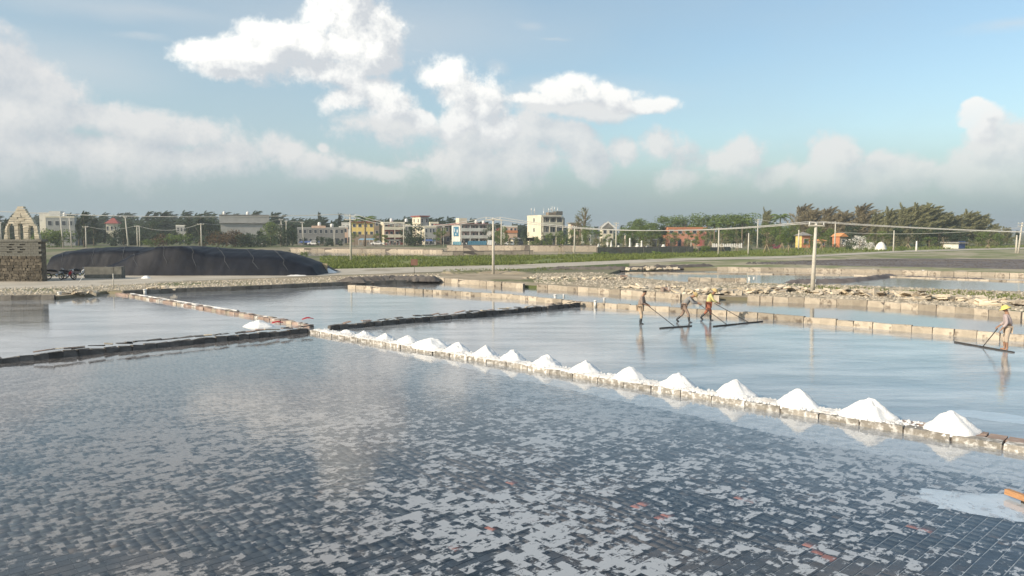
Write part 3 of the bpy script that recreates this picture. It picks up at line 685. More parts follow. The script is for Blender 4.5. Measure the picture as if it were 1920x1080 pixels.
# loose plates lying along the top of the dikes
for (a, b, n, lab) in ((P0, G(60, 675), 26, 'thin broken tiles lying on the left dark dike'), (P0 + (far_corner-P0)*0.1, far_corner, 24, 'thin broken tiles lying on the dike towards the block wall')):
    rt = empty('broken_tiles', (a.x, a.y, 0.24), 0, lab, 'broken tiles')
    for i in range(n):
        p = a + (b-a)*((i+random.random())/n) - rt.location; l = random.uniform(0.25, 0.7)
        MB().box(-l/2, l/2, -0.09, 0.09, 0, 0.03, j=0.015).build('plate', random.choice([M['slate'], M['slate'], M['rubble'], M['brick_red']]), rt, loc=(p.x + D2n.x*0.2, p.y + D2n.y*0.2, random.uniform(0.03, 0.07)), rot=(random.uniform(-.12,.12), random.uniform(-.12,.12), math.atan2(D1.y, D1.x)+random.uniform(-.3,.3)))
def rag(c, lab, s=0.35):
    mb = MB(); n = 9; vs = []
    for i in range(n):
        for j in range(n):
            u, v = i/(n-1)-.5, j/(n-1)-.5
            vs.append((u*s*1.6 + 0.05*fbm(u*3, v*3, c.x), v*s + 0.05*fbm(u*3, v*3, c.x+5), 0.05 + 0.10*abs(fbm(u*5, v*5, c.y))*(1-2*abs(v)) + 0.05*(1-4*u*u)))
    mb.add(vs, [(i*n+j, (i+1)*n+j, (i+1)*n+j+1, i*n+j+1) for i in range(n-1) for j in range(n-1)], True)
    tag(mb.build('red_cloth', M['red_cloth'], loc=c, rot=(0, 0, 0.4)), lab, 'cloth')
q = G(519, 619); rag(Vector((q.x, q.y+0.1, 0.26)), 'crumpled red cloth on the left dark dike', 0.30)
q = G(577, 611); rag(Vector((q.x, q.y, 0.27)), 'crumpled red cloth where the dikes and the ridge meet', 0.34)

# ---- diagonal path between the two left pans
pd = (pathB-pathA).normalized()
pth = block_wall('stone_path', [pathA, pathB + pd*1.0], 0.12, 0.26, 0.55, M['brick_red'], 'low reddish stone path crossing diagonally between the left pans', 'path', jit=0.02, hj=0.03, tilt=0.02,
           mats=[M['brick_red'], M['block'], M['brick_red'], M['block_grey'], M['block'], M['brick_red']])
pn = Vector((-pd.y, pd.x, 0)); pn = pn if pn.y > 0 else -pn
for k in range(int((pathB-pathA).length/0.55)):
    p = pathA + pd*((k+.5)*0.55) + pn*0.42 - pth.location
    l = MB().box(-.25,.25,-.13,.13,0,.10,j=0.02,taper=.01).build('block', random.choice([M['brick_red'],M['block'],M['crust']]), pth, loc=(p.x,p.y,random.uniform(-.02,.03)), rot=(0,0,math.atan2(pd.y,pd.x)))
nu, nv = 260, 8; cv = []; LL = (pathB-pathA).length*0.72
for a in range(nu+1):
    u = a/nu*LL; wdt = 0.16 + 0.13*fbm(u*0.8, 3) + 0.05*fbm(u*5, 3)
    for b in range(nv+1):
        t = b/nv-.5; p = pathA + pd*u + pn*(0.62 + t*max(wdt,0.02)*2); cv.append((p.x, p.y, max(-0.02, 0.13*(1-4*t*t) + 0.02*fbm(u*9, t*4))))
idx = np.arange(nu*(nv+1)).reshape(nu, nv+1)[:, :-1].ravel()
tag(link('salt_crust', np_mesh('salt_crust', cv, np.stack([idx, idx+nv+1, idx+nv+2, idx+1], 1), True), M['crust']), 'white salt crust along the upper side of the diagonal path', 'salt', None, 'stuff')

# ---- block walls
BK = dict(jit=0.022, hj=0.03, tilt=0.02, gap=0.03)
BF = dict(BK, fwd=0.27)
block_wall('block_wall', w1 + [w1e], 0.27, 0.26, 0.85, M['block'], 'low pale sandstone block wall right behind the four workers', 'block wall', 'low sandstone block walls', **BK)
block_wall('block_wall', w2[0:2]+P((985,540)), 0.36, 0.26, 0.95, M['block'], 'short pale block wall with grassy top behind the channel', 'block wall', 'low sandstone block walls', **BF)
block_wall('block_wall', P((1010,541),(1050,543),(1280,560),(1350,563)), 0.33, 0.26, 0.95, M['block'], 'pale block wall behind the channel, up to the broken gap', 'block wall', 'low sandstone block walls', **BF)
block_wall('block_wall', P((1403,563),(1450,565),(1600,571),(1830,588),(1920,597),(2400,640)), 0.33, 0.26, 0.95, M['block'], 'long pale block wall between the channel and the rubble, right of the gap', 'block wall', 'low sandstone block walls', **BF)
block_wall('block_wall', [Vector((p.x, p.y, 0)) for p in far_edge[1:]], 0.36, 0.26, 1.2, M['block'], 'far pale block wall in front of the purple mud', 'block wall', 'low sandstone block walls', **BF)
block_wall('block_wall', P((-500,582),(0,562.5),(105,561)), 0.30, 0.28, 0.95, M['block_dim'], 'dark block wall at the left edge below the stone hut', 'block wall', 'grey block walls of the left bank', core=M['slate'], jit=0.02, hj=0.02, fwd=0.29)
block_wall('block_wall', P((228,553),(320,548),(460,543),(640,535),(700,533),(820,529)), 0.30, 0.28, 0.95, M['block_dim'], 'dark block wall of the left bank below the tarpaulin', 'block wall', 'grey block walls of the left bank', core=M['slate'], jit=0.02, hj=0.02, fwd=0.29)
block_wall('block_wall', P((1180,512),(1400,514),(1600,517),(1920,529),(2300,545)), 0.10, 0.22, 1.3, M['block'], 'thin low kerb of blocks between the two far right pans', 'block wall', jit=0.02, hj=0.03)
block_wall('block_wall', P((1290,526),(1400,527.5)), 0.28, 0.24, 1.1, M['block'], 'short pale block wall beside the two white pipes', 'block wall', jit=0.02, hj=0.03)
tw = [G(545, 470.5, LZ), G(700, 471.5, LZ), G(830, 473.5, LZ)]
block_wall('block_wall', tw, 0.75, 0.4, 1.6, M['block'], 'pale stone wall of the brine strip below the town', 'block wall', 'terrace walls below the town', z0=0.1, jit=0.04, hj=0.05)
block_wall('block_wall', [G(830, 479, LZ), G(1000, 477.5, LZ)], 0.85, 0.4, 1.8, M['block'], 'lower pale terrace wall between the grass and the lorries', 'block wall', 'terrace walls below the town', z0=0.1, jit=0.04, hj=0.05)
block_wall('block_wall', [G(838, 471, LZ), G(1120, 472, LZ)], 1.45, 0.4, 1.8, M['block'], 'upper pale terrace wall directly below the lorries', 'block wall', 'terrace walls below the town', z0=0.1, jit=0.04, hj=0.05)
block_wall('block_wall', [G(1120, 477, LZ), G(1300, 474, LZ)], 1.35, 0.4, 1.8, M['conc_dark'], 'dark grey wall behind the grass below the white posts', 'block wall', z0=0.1, jit=0.03, hj=0.04)
block_wall('block_wall', [G(1310, 473, LZ), G(1370, 471, LZ)], 1.0, 0.4, 1.8, M['conc_dark'], 'dark grey wall stub below the white fence', 'block wall', z0=0.1, jit=0.03, hj=0.04)

# ---- mud dikes in the far right pans (low mounds)
def mound(name, pts, wd, h, mat, label, cat, z=0.0, seed=1):
    nv = 6; cv = []; n = 60; P_ = []
    for i in range(n+1):
        t = i/n*(len(pts)-1); k = min(int(t), len(pts)-2); P_.append(pts[k].lerp(pts[k+1], t-k))
    for i, p in enumerate(P_):
        d = (P_[min(i+1, n)]-P_[max(i-1, 0)]).normalized(); nn = Vector((-d.y, d.x, 0)); e = min(1, i/4, (n-i)/4)
        for b in range(nv+1):
            t = b/nv*2-1; ww = wd*(1+0.4*fbm(i*0.4, seed)); q_ = p + nn*(t*ww); cv.append((q_.x, q_.y, z-0.03 + (h*(1+0.5*fbm(i*0.5, b, seed))*e)*(1-t*t)))
    idx = np.arange(n*(nv+1)).reshape(n, nv+1)[:, :-1].ravel()
    return tag(link(name, np_mesh(name, cv, np.stack([idx, idx+nv+1, idx+nv+2, idx+1], 1), True), mat), label, cat)
mound('mud_dike', P((1470,530),(1590,527),(1680,517)), 0.5, 0.28, M['plough'], 'dark curved mud dike behind the near utility pole', 'dike', seed=2)
mound('mud_dike', P((1690,519),(1780,523),(1850,524)), 0.9, 0.16, M['plough'], 'flat dark mud bank in the far right pan', 'dike', seed=5)
mound('mud_dike', P((1020,509,),(1180,508),(1345,502)), 0.8, 0.45, M['mud'], 'dark earth bank at the head of the far pan', 'dike', z=0.1, seed=9)
mound('earth_bank', [G(640,529,LZ),G(730,525,LZ),G(826,525,LZ)], 1.6, 0.40, M['mud'], 'dark earth bank with litter left of the short block wall', 'bank', z=LZ, seed=4)
mound('earth_bank', [G(830,513,LZ),G(900,511,LZ),G(1000,514,LZ)], 1.5, 0.25, M['earth'], 'low grassy earth bank at the foot of the middle utility pole', 'bank', z=LZ, seed=14)

# ---- heaps of broken stone slabs
def rubble(px, py, wpx, dpth, n, label, big=0.5, hgt=0.30):
    c = G(px, py, LZ); c.y += 0.7 if dpth > 1.15 else 0.0; hw_ = wpx/2/F*(c.y*1.0)
    root = empty('rubble_heap', (c.x, c.y, LZ), 0, label, 'rubble heap', 'heaps of broken slabs')
    for i in range(n):
        x = random.uniform(-hw_, hw_); y = max(-dpth*0.62, random.gauss(0, dpth/2.6)); rr = 1-min(1, (x/hw_)**2*0.7 + (y/dpth)**2)
        l, w_, t_ = random.uniform(0.35, 1)*big, random.uniform(0.25, .6)*big, random.uniform(0.06, 0.14)
        ma = random.choice([M['rubble'], M['rubble'], M['rubble'], M['block']])
        MB().box(-l, l, -w_, w_, 0, t_, j=0.05, taper=0.02).build('slab', ma, root, loc=(x, y, max(0, rr*random.uniform(0, hgt*0.6))),
            rot=(random.gauss(0, 0.25), random.gauss(0, 0.25), random.uniform(0, 3.14)))
    return root
rubble(1215, 540, 120, 1.0, 30, 'broken slabs behind the bareheaded worker', 0.45, 0.2)
rubble(1330, 553, 110, 1.3, 60, 'pile of pale broken slabs behind the two straw-hatted workers', 0.5, 0.5)
rubble(1400, 551, 110, 1.5, 60, 'spilled slabs filling the gap in the block wall', 0.5, 0.40)
rubble(1480, 548, 110, 1.2, 40, 'slabs stacked left of the near utility pole', 0.55, 0.4)
rubble(1590, 553, 110, 1.3, 45, 'broken slabs just right of the near utility pole', 0.55, 0.4)
rubble(1685, 556, 110, 1.4, 50, 'pale slab heap between the near pole and the right edge', 0.6, 0.45)
rubble(1790, 565, 120, 1.4, 45, 'slab heap with long leaning slabs near the right edge', 0.6, 0.4)
rubble(1900, 574, 110, 1.3, 40, 'slab heap behind the worker with the yellow hat', 0.55, 0.35)
rubble(1080, 524, 200, 1.6, 40, 'scattered slabs on the gravel in the middle of the strip', 0.4, 0.1)
rubble(1225, 506, 110, 1.4, 30, 'small broken slabs beside the dark water head', 0.5, 0.4)
rubble(760, 522, 130, 1.0, 26, 'dark litter of slabs on the bank below the brown sign', 0.45, 0.3)
rubble(155, 551, 62, 0.5, 18, 'white-edged stones where the diagonal path meets the road', 0.32, 0.35)
rubble(300, 543, 50, 0.5, 14, 'white-edged stones by the white pipe on the left bank', 0.3, 0.35)
# pebbles and small debris, too many to count
def scatter(name, poly_px, n, smin, smax, mat, z, label, cat, flat=0.5):
    (x0, x1, fy0, fy1) = poly_px; V_, F_ = [], []; base = np.array([(-1,-1,0),(1,-1,0),(1,1,0),(-1,1,0),(0,0,1)])
    for i in range(n):
        px = random.uniform(x0, x1); py = random.uniform(fy0(px), fy1(px)); c = G(px, py, z); s = random.uniform(smin, smax); a = random.uniform(0, 3)
        ca, sa = math.cos(a), math.sin(a)
        for b in base:
            bx, by = b[0]*s*random.uniform(.6,1.2), b[1]*s*random.uniform(.5,1)
            V_.append((c.x+bx*ca-by*sa + (s*.3 if b[2] else 0), c.y+bx*sa+by*ca, z-0.01+b[2]*s*flat*2))
        o = i*5; F_ += [(o,o+1,o+4),(o+1,o+2,o+4),(o+2,o+3,o+4),(o+3,o,o+4)]
    return tag(link(name, np_mesh(name, V_, F_), mat), label, cat, None, 'stuff')
itp = lambda pts: (lambda x: float(np.interp(x, [p[0] for p in pts], [p[1] for p in pts])))
scatter('gravel', (1000, 1960, itp(g_top), itp([(x, y-7) for x, y in g_bot])), 5200, 0.03, 0.12, M['rubble'], LZ+0.006, 'small pale stones strewn over the rubble strip', 'stones')
scatter('mud_clods', (1400, 1960, itp([(1400,492),(1600,486),(1960,487)]), itp([(1400,495),(1600,498.5),(1960,505)])), 1200, 0.05, 0.22, M['mud'], LZ+0.014, 'dark clods lying on the drained purple mud pan', 'clods', 0.3)
block_wall('block_wall', [G(1500,490.5,LZ), G(1700,489,LZ), G(1920,491.5,LZ), G(2300,495,LZ)], 0.14, 0.3, 1.6, M['block'], 'thin pale kerb crossing the drained purple mud pan', 'block wall', z0=0.15, jit=0.03, hj=0.05)
scatter('gravel', (-20, 825, itp([(-20,541),(320,530),(640,518),(825,513)]), itp([(-20,555),(320,541),(640,528.5),(825,521)])), 1800, 0.04, 0.12, M['rubble'], LZ+0.006, 'small stones strewn along the verge of the left bank', 'stones')
def tufts(name, x0, x1, ft, fb, n, hmin, hmax, mat, label, z=LZ):
    V_, F_ = [], []
    for i in range(n):
        px = random.uniform(x0, x1); py = random.uniform(ft(px), fb(px)); c = G(px, py, z); hh = random.uniform(hmin, hmax)
        if fbm(c.x*0.12, c.y*0.12, 2) < -0.25: continue
        for k in range(3):
            a = random.uniform(0, 6.28); dx, dy = math.cos(a)*hh*0.35, math.sin(a)*hh*0.35; o = len(V_)
            V_ += [(c.x-dy*.5, c.y+dx*.5, z-.02), (c.x+dy*.5, c.y-dx*.5, z-.02), (c.x+dx, c.y+dy, z+hh*random.uniform(.7,1))]; F_.append((o, o+1, o+2))
    return tag(link(name, np_mesh(name, V_, F_), mat), label, 'grass', None, 'stuff')
tufts('grass', 600, 1500, itp([(600,481),(1000,479),(1280,474.5),(1500,466)]), itp([(600,505),(960,496.5),(1290,483.5),(1500,479)]), 16000, 0.15, 0.45, M['grass'], 'green grass growing beyond the road', LZ+0.008)
tufts('grass', 1480, 2000, itp([(1480,466),(1920,460)]), itp([(1480,479.5),(1700,469),(1920,463.5)]), 3500, 0.2, 0.6, M['grass'], 'green grass under the trees at the right', LZ+0.008)
tufts('grass', 1500, 1960, itp([(1500,536),(1920,549)]), itp([(1500,548),(1920,562)]), 1800, 0.06, 0.2, M['grass'], 'thin yellow-green grass behind the broken slabs', LZ+0.006)
tufts('grass', 830, 1180, itp([(830,506),(1180,498)]), itp([(830,514),(1180,503)]), 900, 0.08, 0.25, M['grass'], 'thin grass on the near verge of the road', LZ+0.006)

# ---- pipes standing in the pans
def pipe(px, py, h, r, label, z=0.0, elbow=False):
    c = G(px, py, z); root = empty('drain_pipe', (c.x, c.y, z-0.05), 0, label, 'pipe', 'white drain pipes')
    MB().tube([(0,0,0),(0,0,h+0.05)], r, 10).build('pipe', M['lime'], root)
    MB().lathe([(r*1.25, h-0.02),(r*1.25, h+0.06),(r*0.9, h+0.065),(r*0.9, h-0.0)], 10).build('pipe_collar', M['white_metal'], root)
    if elbow: MB().tube([(0,0,h*0.15),(0.3,0,h*0.15)], r, 10).build('pipe_elbow', M['lime'], root)
pipe(112, 558, 0.38, 0.12, 'thick white pipe standing at the dark wall below the hut')
pipe(272, 552, 0.36, 0.10, 'white pipe standing at the left bank below the tarpaulin')
pipe(1116, 576, 0.40, 0.075, 'tall white pipe just right of the dike end')
pipe(1133, 563, 0.16, 0.07, 'small white pipe stub in the channel')
pipe(1041, 563, 0.36, 0.09, 'pale pipe on the block wall left of the dike end')
pipe(1057, 556, 0.16, 0.06, 'tiny white pipe stub behind the dark dike end')
pipe(1405, 529, 0.42, 0.09, 'taller of two white pipes behind the slab heap', LZ)
pipe(1414, 524, 0.20, 0.09, 'shorter of two white pipes behind the slab heap', LZ)
pipe(1731, 514, 0.42, 0.10, 'white elbow pipe in the far right pan', elbow=True)
pipe(1638, 508, 0.22, 0.09, 'white pipe stub at the far block wall')
pipe(1528, 529, 0.20, 0.09, 'white pipe stub beside the near utility pole', LZ)
for (px, py, lab) in ((1170, 522, 'small brick inlet box left of the bareheaded worker'), (1248, 546.5, 'dark gap box in the block wall beside the bareheaded worker')):
    c = G(px, py, LZ); rt = empty('inlet_box', (c.x, c.y, LZ), 0, lab, 'inlet box')
    for (a, b, c_, d) in ((-.3,-.2,-.3,.3),(.2,.3,-.3,.3),(-.2,.2,.2,.3)): MB().box(a,b,c_,d,-.02,.3,j=.01).build('side_wall', M['brick_red'], rt)

# ---- orange beam of a salt rake at the right edge
a, b = G(1887, 921, 0.10), G(2130, 1010, 0.10); dd = b-a
rt = empty('wooden_beam', a, math.atan2(dd.y, dd.x), 'orange-brown wooden beam floating at the right edge of the near pan', 'beam')
MB().box(0, dd.length, -0.05, 0.05, -0.05, 0.05, j=0.006, taper=0.006).build('beam', M['orange_wood'], rt)
for x in (0.5, 1.6): MB().box(x-.04, x+.04, -.04, .04, -0.16, -0.05).build('foot', M['dark_wood'], rt)
MB().box(0.25, dd.length, 0.02, 0.14, -0.14, -0.055, j=.004).build('scraper_board', M['dark_wood'], rt)  # dark board put in for the shadow under the beam

# ------------------------------------------------------------------ left bank: stone hut, gable, tarpaulins, bikes
def ZW(py, D): return ZP(py, D)
def hut():
    D = YD(528); x1 = PX(80, D, LZ); x0 = x1 - 8.0; top = ZP(449, D) - LZ
    root = empty('stone_hut', (x1, D, LZ), 0, 'weathered stone hut with a vent grid at the left edge beside the road', 'hut')
    MB().box(-8, -0.06, 0.12, 0.75, 0, top-0.18).build('wall', M['rough_stone'], root)
    MB().box(-8.1, 0.10, -0.08, 0.85, top-0.18, top, j=0.01).build('roof_slab', M['conc_dark'], root)
    hs = top*0.60; zz = 0.0
    n = 0
    while zz < hs-0.05:
        rh = random.uniform(0.20, 0.30); x = -5.4
        while x < -0.02:
            l = min(random.uniform(0.25, 0.55), -x)
            if l > 0.1:
                MB().box(0.012, l-0.012, -random.uniform(0, 0.05), 0.16, 0.012, rh-0.012, j=0.02, taper=0.01).build('stone', M['rough_stone'], root, loc=(x, 0, zz)); n += 1
            x += l
        zz += rh
    ch = (top-0.18-hs)/6; 
    for r_ in range(6):
        for k in range(12):
            x = -0.45*(k+1) - (0.22 if r_ % 2 else 0)
            if 1 <= r_ <= 4 and k in (3, 5):       # vent courses: half-height blocks leave a dark slot above each
                MB().box(0.0, 0.45, 0.0, 0.14, 0.008, ch*0.5, j=.006).build('vent_block', M['conc_dark'], root, loc=(x, 0, hs+r_*ch))
            else:
                MB().box(0.008, 0.442, -0.0, 0.14, 0.008, ch-0.008, j=.008).build('concrete_block', M['conc_dark'], root, loc=(x, 0, hs+r_*ch))
    MB().box(-3.4, -1.2, 0.125, 0.16, hs+ch, hs+5*ch).build('vent_dark_panel', M['black_rubber'], root)  # black panel painting in the shade inside the vent slots
hut()
def gable():
    D = 112.0; s = D/F; root = empty('stepped_gable', (PX(45, D), D, LZ), R(8), 'pale stepped stone gable with three tall arched openings behind the hut', 'gable')
    top = ZP(387, D)-LZ; base_w = 62*s; cs = 0.32; n = int(top/cs)
    arches = [(-1.45, 0.48, 0.66), (-0.1, 0.34, 0.68), (1.35, 0.40, 0.62)]
    for i in range(n):
        z = i*cs; f = z/top
        w_ = base_w/2*float(np.interp(f, (0,.38,.64,.78,.90,1), (1.06,1,.82,.52,.28,.08))) + random.uniform(-0.08, 0.08)
        xs = [-w_]
        if f < 0.70:
            for (cx, hw_, hf) in arches:
                if f < hf:
                    k = hw_*math.sqrt(max(0, 1-(max(0, f-hf+0.1)/0.1)**2)) if f > hf-0.1 else hw_
                    xs += [cx-k, cx+k]
        xs.append(w_)
        for a, b in zip(xs[0::2], xs[1::2]):
            if b-a < 0.05: continue
            m_ = max(1, round((b-a)/1.1))
            for q in range(m_):
                l = (b-a)/m_
                MB().box(0.01, l-0.01, -0.3-random.uniform(0, .10), 0.35, 0.015, cs-0.015, j=0.03, taper=0.01).build('stone', M['pale_stone'], root, loc=(a+q*l, 0, z))
gable()
def tarp(name, D, px0, px1, prof_sh, prof_cr, depth, label, ropes=8):
    """prof: list of (px, py) of the shoulder line and of the crest line"""
    fs, fc = itp(prof_sh), itp(prof_cr); n, m = 110, 30
    x0, x1 = PX(px0, D), PX(px1, D); cx = (x0+x1)/2
    cv = []
    for i in range(n+1):
        u = i/n; px = px0 + (px1-px0)*u; e = min(1, u/0.03, (1-u)/0.03)
        hs = max(0.05, ZP(fs(px), D)-LZ); hc = max(hs, ZP(fc(px), D+depth*0.4)-LZ)
        for j in range(m+1):
            v = j/m
            if v < 0.25: y = v/0.25*1.0; z = hs*(v/0.25)**0.8
            elif v < 0.6: t = (v-.25)/.35; y = 1.0 + t*depth*0.4; z = hs+(hc-hs)*math.sin(t*math.pi/2)
            else: t = (v-.6)/.4; y = 1+depth*0.4+t*depth*0.6; z = hc*(1-t**1.6)
            wr = 0.07*fbm(px*0.012, v*8, D, 4)*math.sin(math.pi*min(1, v*1.3)) + 0.05*mnoise.noise(Vector((px*0.12-v*3, v*4, 3)))
            cv.append((x0+(x1-x0)*u-cx + 0.1*fbm(v*3, u*9), y + 0.10*fbm(px*0.015, v*2, 8) - (1-e)*0, max(-0.03, z*e + wr) if 0 < j < m else -0.05))
    root = empty(name, (cx, D, LZ), 0, label, 'tarpaulin')
    idx = np.arange(n*(m+1)).reshape(n, m+1)[:, :-1].ravel()
    link('tarpaulin_sheet', np_mesh('tarpaulin_sheet', cv, np.stack([idx, idx+m+1, idx+m+2, idx+1], 1), True), M['tarp'], root)
    for r_ in range(ropes):
        i0 = int((r_+0.6)/ropes*n*0.9); pts = []
        for j in range(2, m-2):
            ii = min(n-1, max(1, i0 + int((j-6)*(-0.9)))); c = cv[ii*(m+1)+j]; pts.append((c[0], c[1], c[2]+0.045))
        MB().tube(pts, 0.013, 4).build('rope', M['rope'], root)
    return root
tarp('tarpaulin_mound', YD(517), 158, 594, [(158,512),(200,497),(240,478),(285,464),(330,463),(380,479),(440,482),(500,483),(530,488),(560,496),(606,508)],
     [(158,508),(240,474),(285,462),(340,462),(400,466),(500,470),(540,479),(575,492),(606,502)], 9.0, 'long mound under a black tarpaulin beside the road', 7)
tarp('tarpaulin_mound', YD(514), 76, 330, [(76,484),(130,474),(200,471),(330,474)], [(76,474),(130,466),(200,463),(330,466)], 8.0, 'lower black tarpaulin mound behind the parked motorbikes', 4)
# salt spilling from under the tarpaulin
q = G(585, 512, LZ); salt_pile('salt_heap', Vector((q.x, q.y+1.5, LZ-0.05)), 2.0, 0.85, 71, 'salt spilling from the right end of the black tarpaulin', flat=0.3, elong=1.3)
q = G(540, 516, LZ); salt_pile('salt_heap', Vector((q.x, q.y+0.4, LZ-0.05)), 1.1, 0.35, 73, 'low tongue of salt in front of the tarpaulin', flat=0.2, elong=2.6)
q = G(273, 522, LZ); salt_pile('salt_heap', Vector((q.x, q.y+0.1, LZ-0.05)), 0.45, 0.30, 75, 'small salt heap right of the grey concrete parapet', flat=0.5, elong=1.5)
c = G(607, 512, LZ); rt = empty('wooden_crate_panel', (c.x, c.y, LZ), R(6), 'plank panel standing at the right end of the tarpaulin', 'panel')
for k in range(5): MB().box(-0.38, 0.38, -.03, .03, k*0.2+.01, k*0.2+.19, j=.005).build('plank', M['bamboo'], rt)
# grey concrete parapet
D = YD(522); a, b = PX(160, D, LZ), PX(230, D, LZ); rt = empty('parapet', (a, D, LZ), 0, 'low grey concrete parapet in front of the black tarpaulin', 'parapet')
hh = ZP(500, D)-LZ; MB().box(0, b-a-0.72, -.12, .12, 0, hh*0.98, j=.02, taper=.01).build('slab', M['conc_dark'], rt); MB().box(b-a-.70, b-a, -.14, .5, 0, hh, j=.01, taper=.01).build('pier', M['conc_dark'], rt)
# motorbikes
def motorbike(px, py, rz, label, flip=1):
    c = G(px, py, LZ); root = empty('motorbike', (c.x, c.y, LZ+0.015), rz, label, 'motorbike', 'motorbikes by the tarpaulin')
    def tor(r, rr, x, nm, mat):
        mb = MB(); n, m_ = 20, 6; vs = []
        for i in range(n):
            a = 2*math.pi*i/n
            for j in range(m_):
                b = 2*math.pi*j/m_; q = r + rr*math.cos(b); vs.append((x+q*math.cos(a), rr*0.9*math.sin(b), r+rr+q*math.sin(a)))
        mb.add(vs, [(i*m_+j, ((i+1)%n)*m_+j, ((i+1)%n)*m_+(j+1)%m_, i*m_+(j+1)%m_) for i in range(n) for j in range(m_)], True)
        return mb.build(nm, mat, root)
    for x in (-0.62, 0.62):
        w_ = tor(0.24, 0.045, x, 'wheel', M['black_rubber'])
        mb = MB()
        for k in range(6):
            a = k*math.pi/3; mb.tube([(x, 0, 0.285), (x+0.21*math.cos(a), 0, 0.285+0.21*math.sin(a))], 0.008, 4)
        mb.tube([(x, -.05, .285), (x, .05, .285)], 0.04, 8).build('spokes', M['chrome'], w_)
    MB().tube([(-0.62,0,.285),(-.25,0,.42),(0.05,0,.36),(.3,0,.62),(.42,0,.80)], [.03,.05,.06,.05,.03], 8).build('frame', M['black_paint'], root)
    MB().tube([(0.62,.06,.285),(.46,.05,.80)], .022, 6).tube([(0.62,-.06,.285),(.46,-.05,.80)], .022, 6).build('front_fork', M['chrome'], root)
    MB().tube([(-.75,0,.80),(-.4,0,.80),(-.05,0,.74),(.1,0,.70)], [.07,.11,.11,.06], 10).build('seat', M['black_rubber'], root)
    MB().lathe([(.02,-.16),(.11,-.1),(.12,.05),(.06,.12)], 10, Matrix.Translation((.02,0,.36))).build('engine', M['chrome'], root)
    MB().tube([(.52,0,.62),(.42,0,.72),(.30,0,.60),(.15,0,.38)], [.04,.12,.14,.06], 8).build('fairing', M['white_metal'] if flip else M['red_cloth'], root)
    MB().tube([(.42,-.34,.98),(.46,-.1,.90),(.46,.1,.90),(.42,.34,.98)], .018, 6).build('handlebar', M['chrome'], root)
    MB().lathe([(.02,0),(.07,.03),(.08,.08),(.03,.12)], 10, Matrix.Translation((.50,0,.84)) @ Matrix.Rotation(math.pi/2, 4, 'Y')).build('headlight', M['white_metal'], root)
    MB().tube([(.84,0,.50),(.62,0,.61),(.40,0,.52)], [.03,.05,.04], 6).build('mudguard', M['black_paint'], root)
    MB().tube([(-.2,.12,.26),(-.85,.14,.34)], [.03,.045], 8).build('exhaust', M['chrome'], root)
motorbike(106, 524, R(20), 'black motorbike nearest the stone hut', 1)
motorbike(127, 525, R(-10), 'dark motorbike in the middle of the row by the hut', 0)
motorbike(150, 522, R(60), 'motorbike with pale fairing next to the grey parapet', 1)
a, b = G(148, 530, LZ), G(157, 520, LZ)
tag(MB().tube([(0,0,0),(0.35,0.3,0.75)], 0.02, 6).build('white_stick', M['white_metal'], loc=(a.x, a.y, LZ)), 'thin white stick leaning by the road in front of the motorbikes', 'stick')
# brown sign
c = G(777, 513, LZ); rt = empty('notice_board', (c.x, c.y, LZ), R(-4), 'brown notice board on a post beside the road', 'sign')
ht = ZP(486, c.y)-LZ; MB().tube([(0,0,0),(0,0,ht)], .03, 6).build('post', M['conc_dark'], rt); MB().box(-.35,.35,-.05,-.031,ht-.62,ht).build('board', pm('board_brown', (0.16,0.085,0.06), (0.20,0.11,0.08), 3, .7, .1), rt)
c = G(213, 540, LZ); tag(MB().tube([(0,0,0),(0.0,0,ZP(513,c.y)-LZ)], 0.035, 6).build('stake', M['concrete'], loc=(c.x, c.y, LZ)), 'short grey stake by the road in front of the parapet', 'stake')

# ------------------------------------------------------------------ utility poles and cables
PT = {}
def pole(key, px, pyb, pyt, label, arm=1.2, r=0.12, lean=0.0, arms=1, lamp=False, mat='concrete'):
    c = G(px, pyb, LZ); h = ZP(pyt, c.y) - LZ; root = empty('utility_pole', (c.x, c.y, LZ-0.1), 0, label, 'utility pole', 'utility poles')
    MB().tube([(0,0,0),(lean*0.5,0,h*0.5),(lean,0,h+0.1)], [r*1.25, r, r*0.72], 10).build('shaft', M[mat], root)
    for k in range(arms if arm else 0):
        z = h-0.12-k*0.55
        am = MB().box(-arm/2, arm/2, -.05-r*.7, .03-r*.7, z-.05, z+.05).build('crossarm', M['concrete'], root, loc=(lean, 0, 0))
        for x in (-arm/2+.06, 0, arm/2-.06): MB().lathe([(.035,0),(.05,.05),(.03,.1),(.05,.15),(.02,.19)], 8).build('insulator', M['ceramic'], am, loc=(x, -.01-r*.7, z+.05))
    if lamp: MB().tube([(0,0,h-.2),(-.5,-.3,h+.15),(-.9,-.5,h+.12)], [.03,.03,.07], 6).build('lamp_arm', M['white_metal'], root)
    PT[key] = (Vector((c.x+lean, c.y, LZ)), h, arm)
    return root
pole('near', 1523, 549, 417, 'nearest concrete utility pole, standing in the broken slabs', 1.1, 0.125, lean=0.12)
pole('mid', 925, 514, 408, 'concrete utility pole at the road bend in the middle', 1.5, 0.12)
pole('yellow', 658, 489, 402, 'utility pole in the brine strip in front of the yellow house', 1.6, 0.13, arms=2)
pole('p1077', 1077, 477, 424, 'utility pole left of the white-gabled house', 0.8, 0.13)
pole('p1155', 1155, 470, 417, 'utility pole just right of the white-gabled house', 1.2, 0.15, arms=2)
pole('p1347', 1347, 478, 427, 'thin utility pole at the white fence', 0.8, 0.13)
pole('p1420', 1420, 465, 411, 'utility pole with two crossarms among the green trees', 1.6, 0.15, arms=2)
pole('p1402', 1403, 478, 437, 'short bare pole by the staked saplings', 0, 0.13)
pole('p1497', 1497, 468, 431, 'bare pole left of the orange pavilion', 0, 0.17)
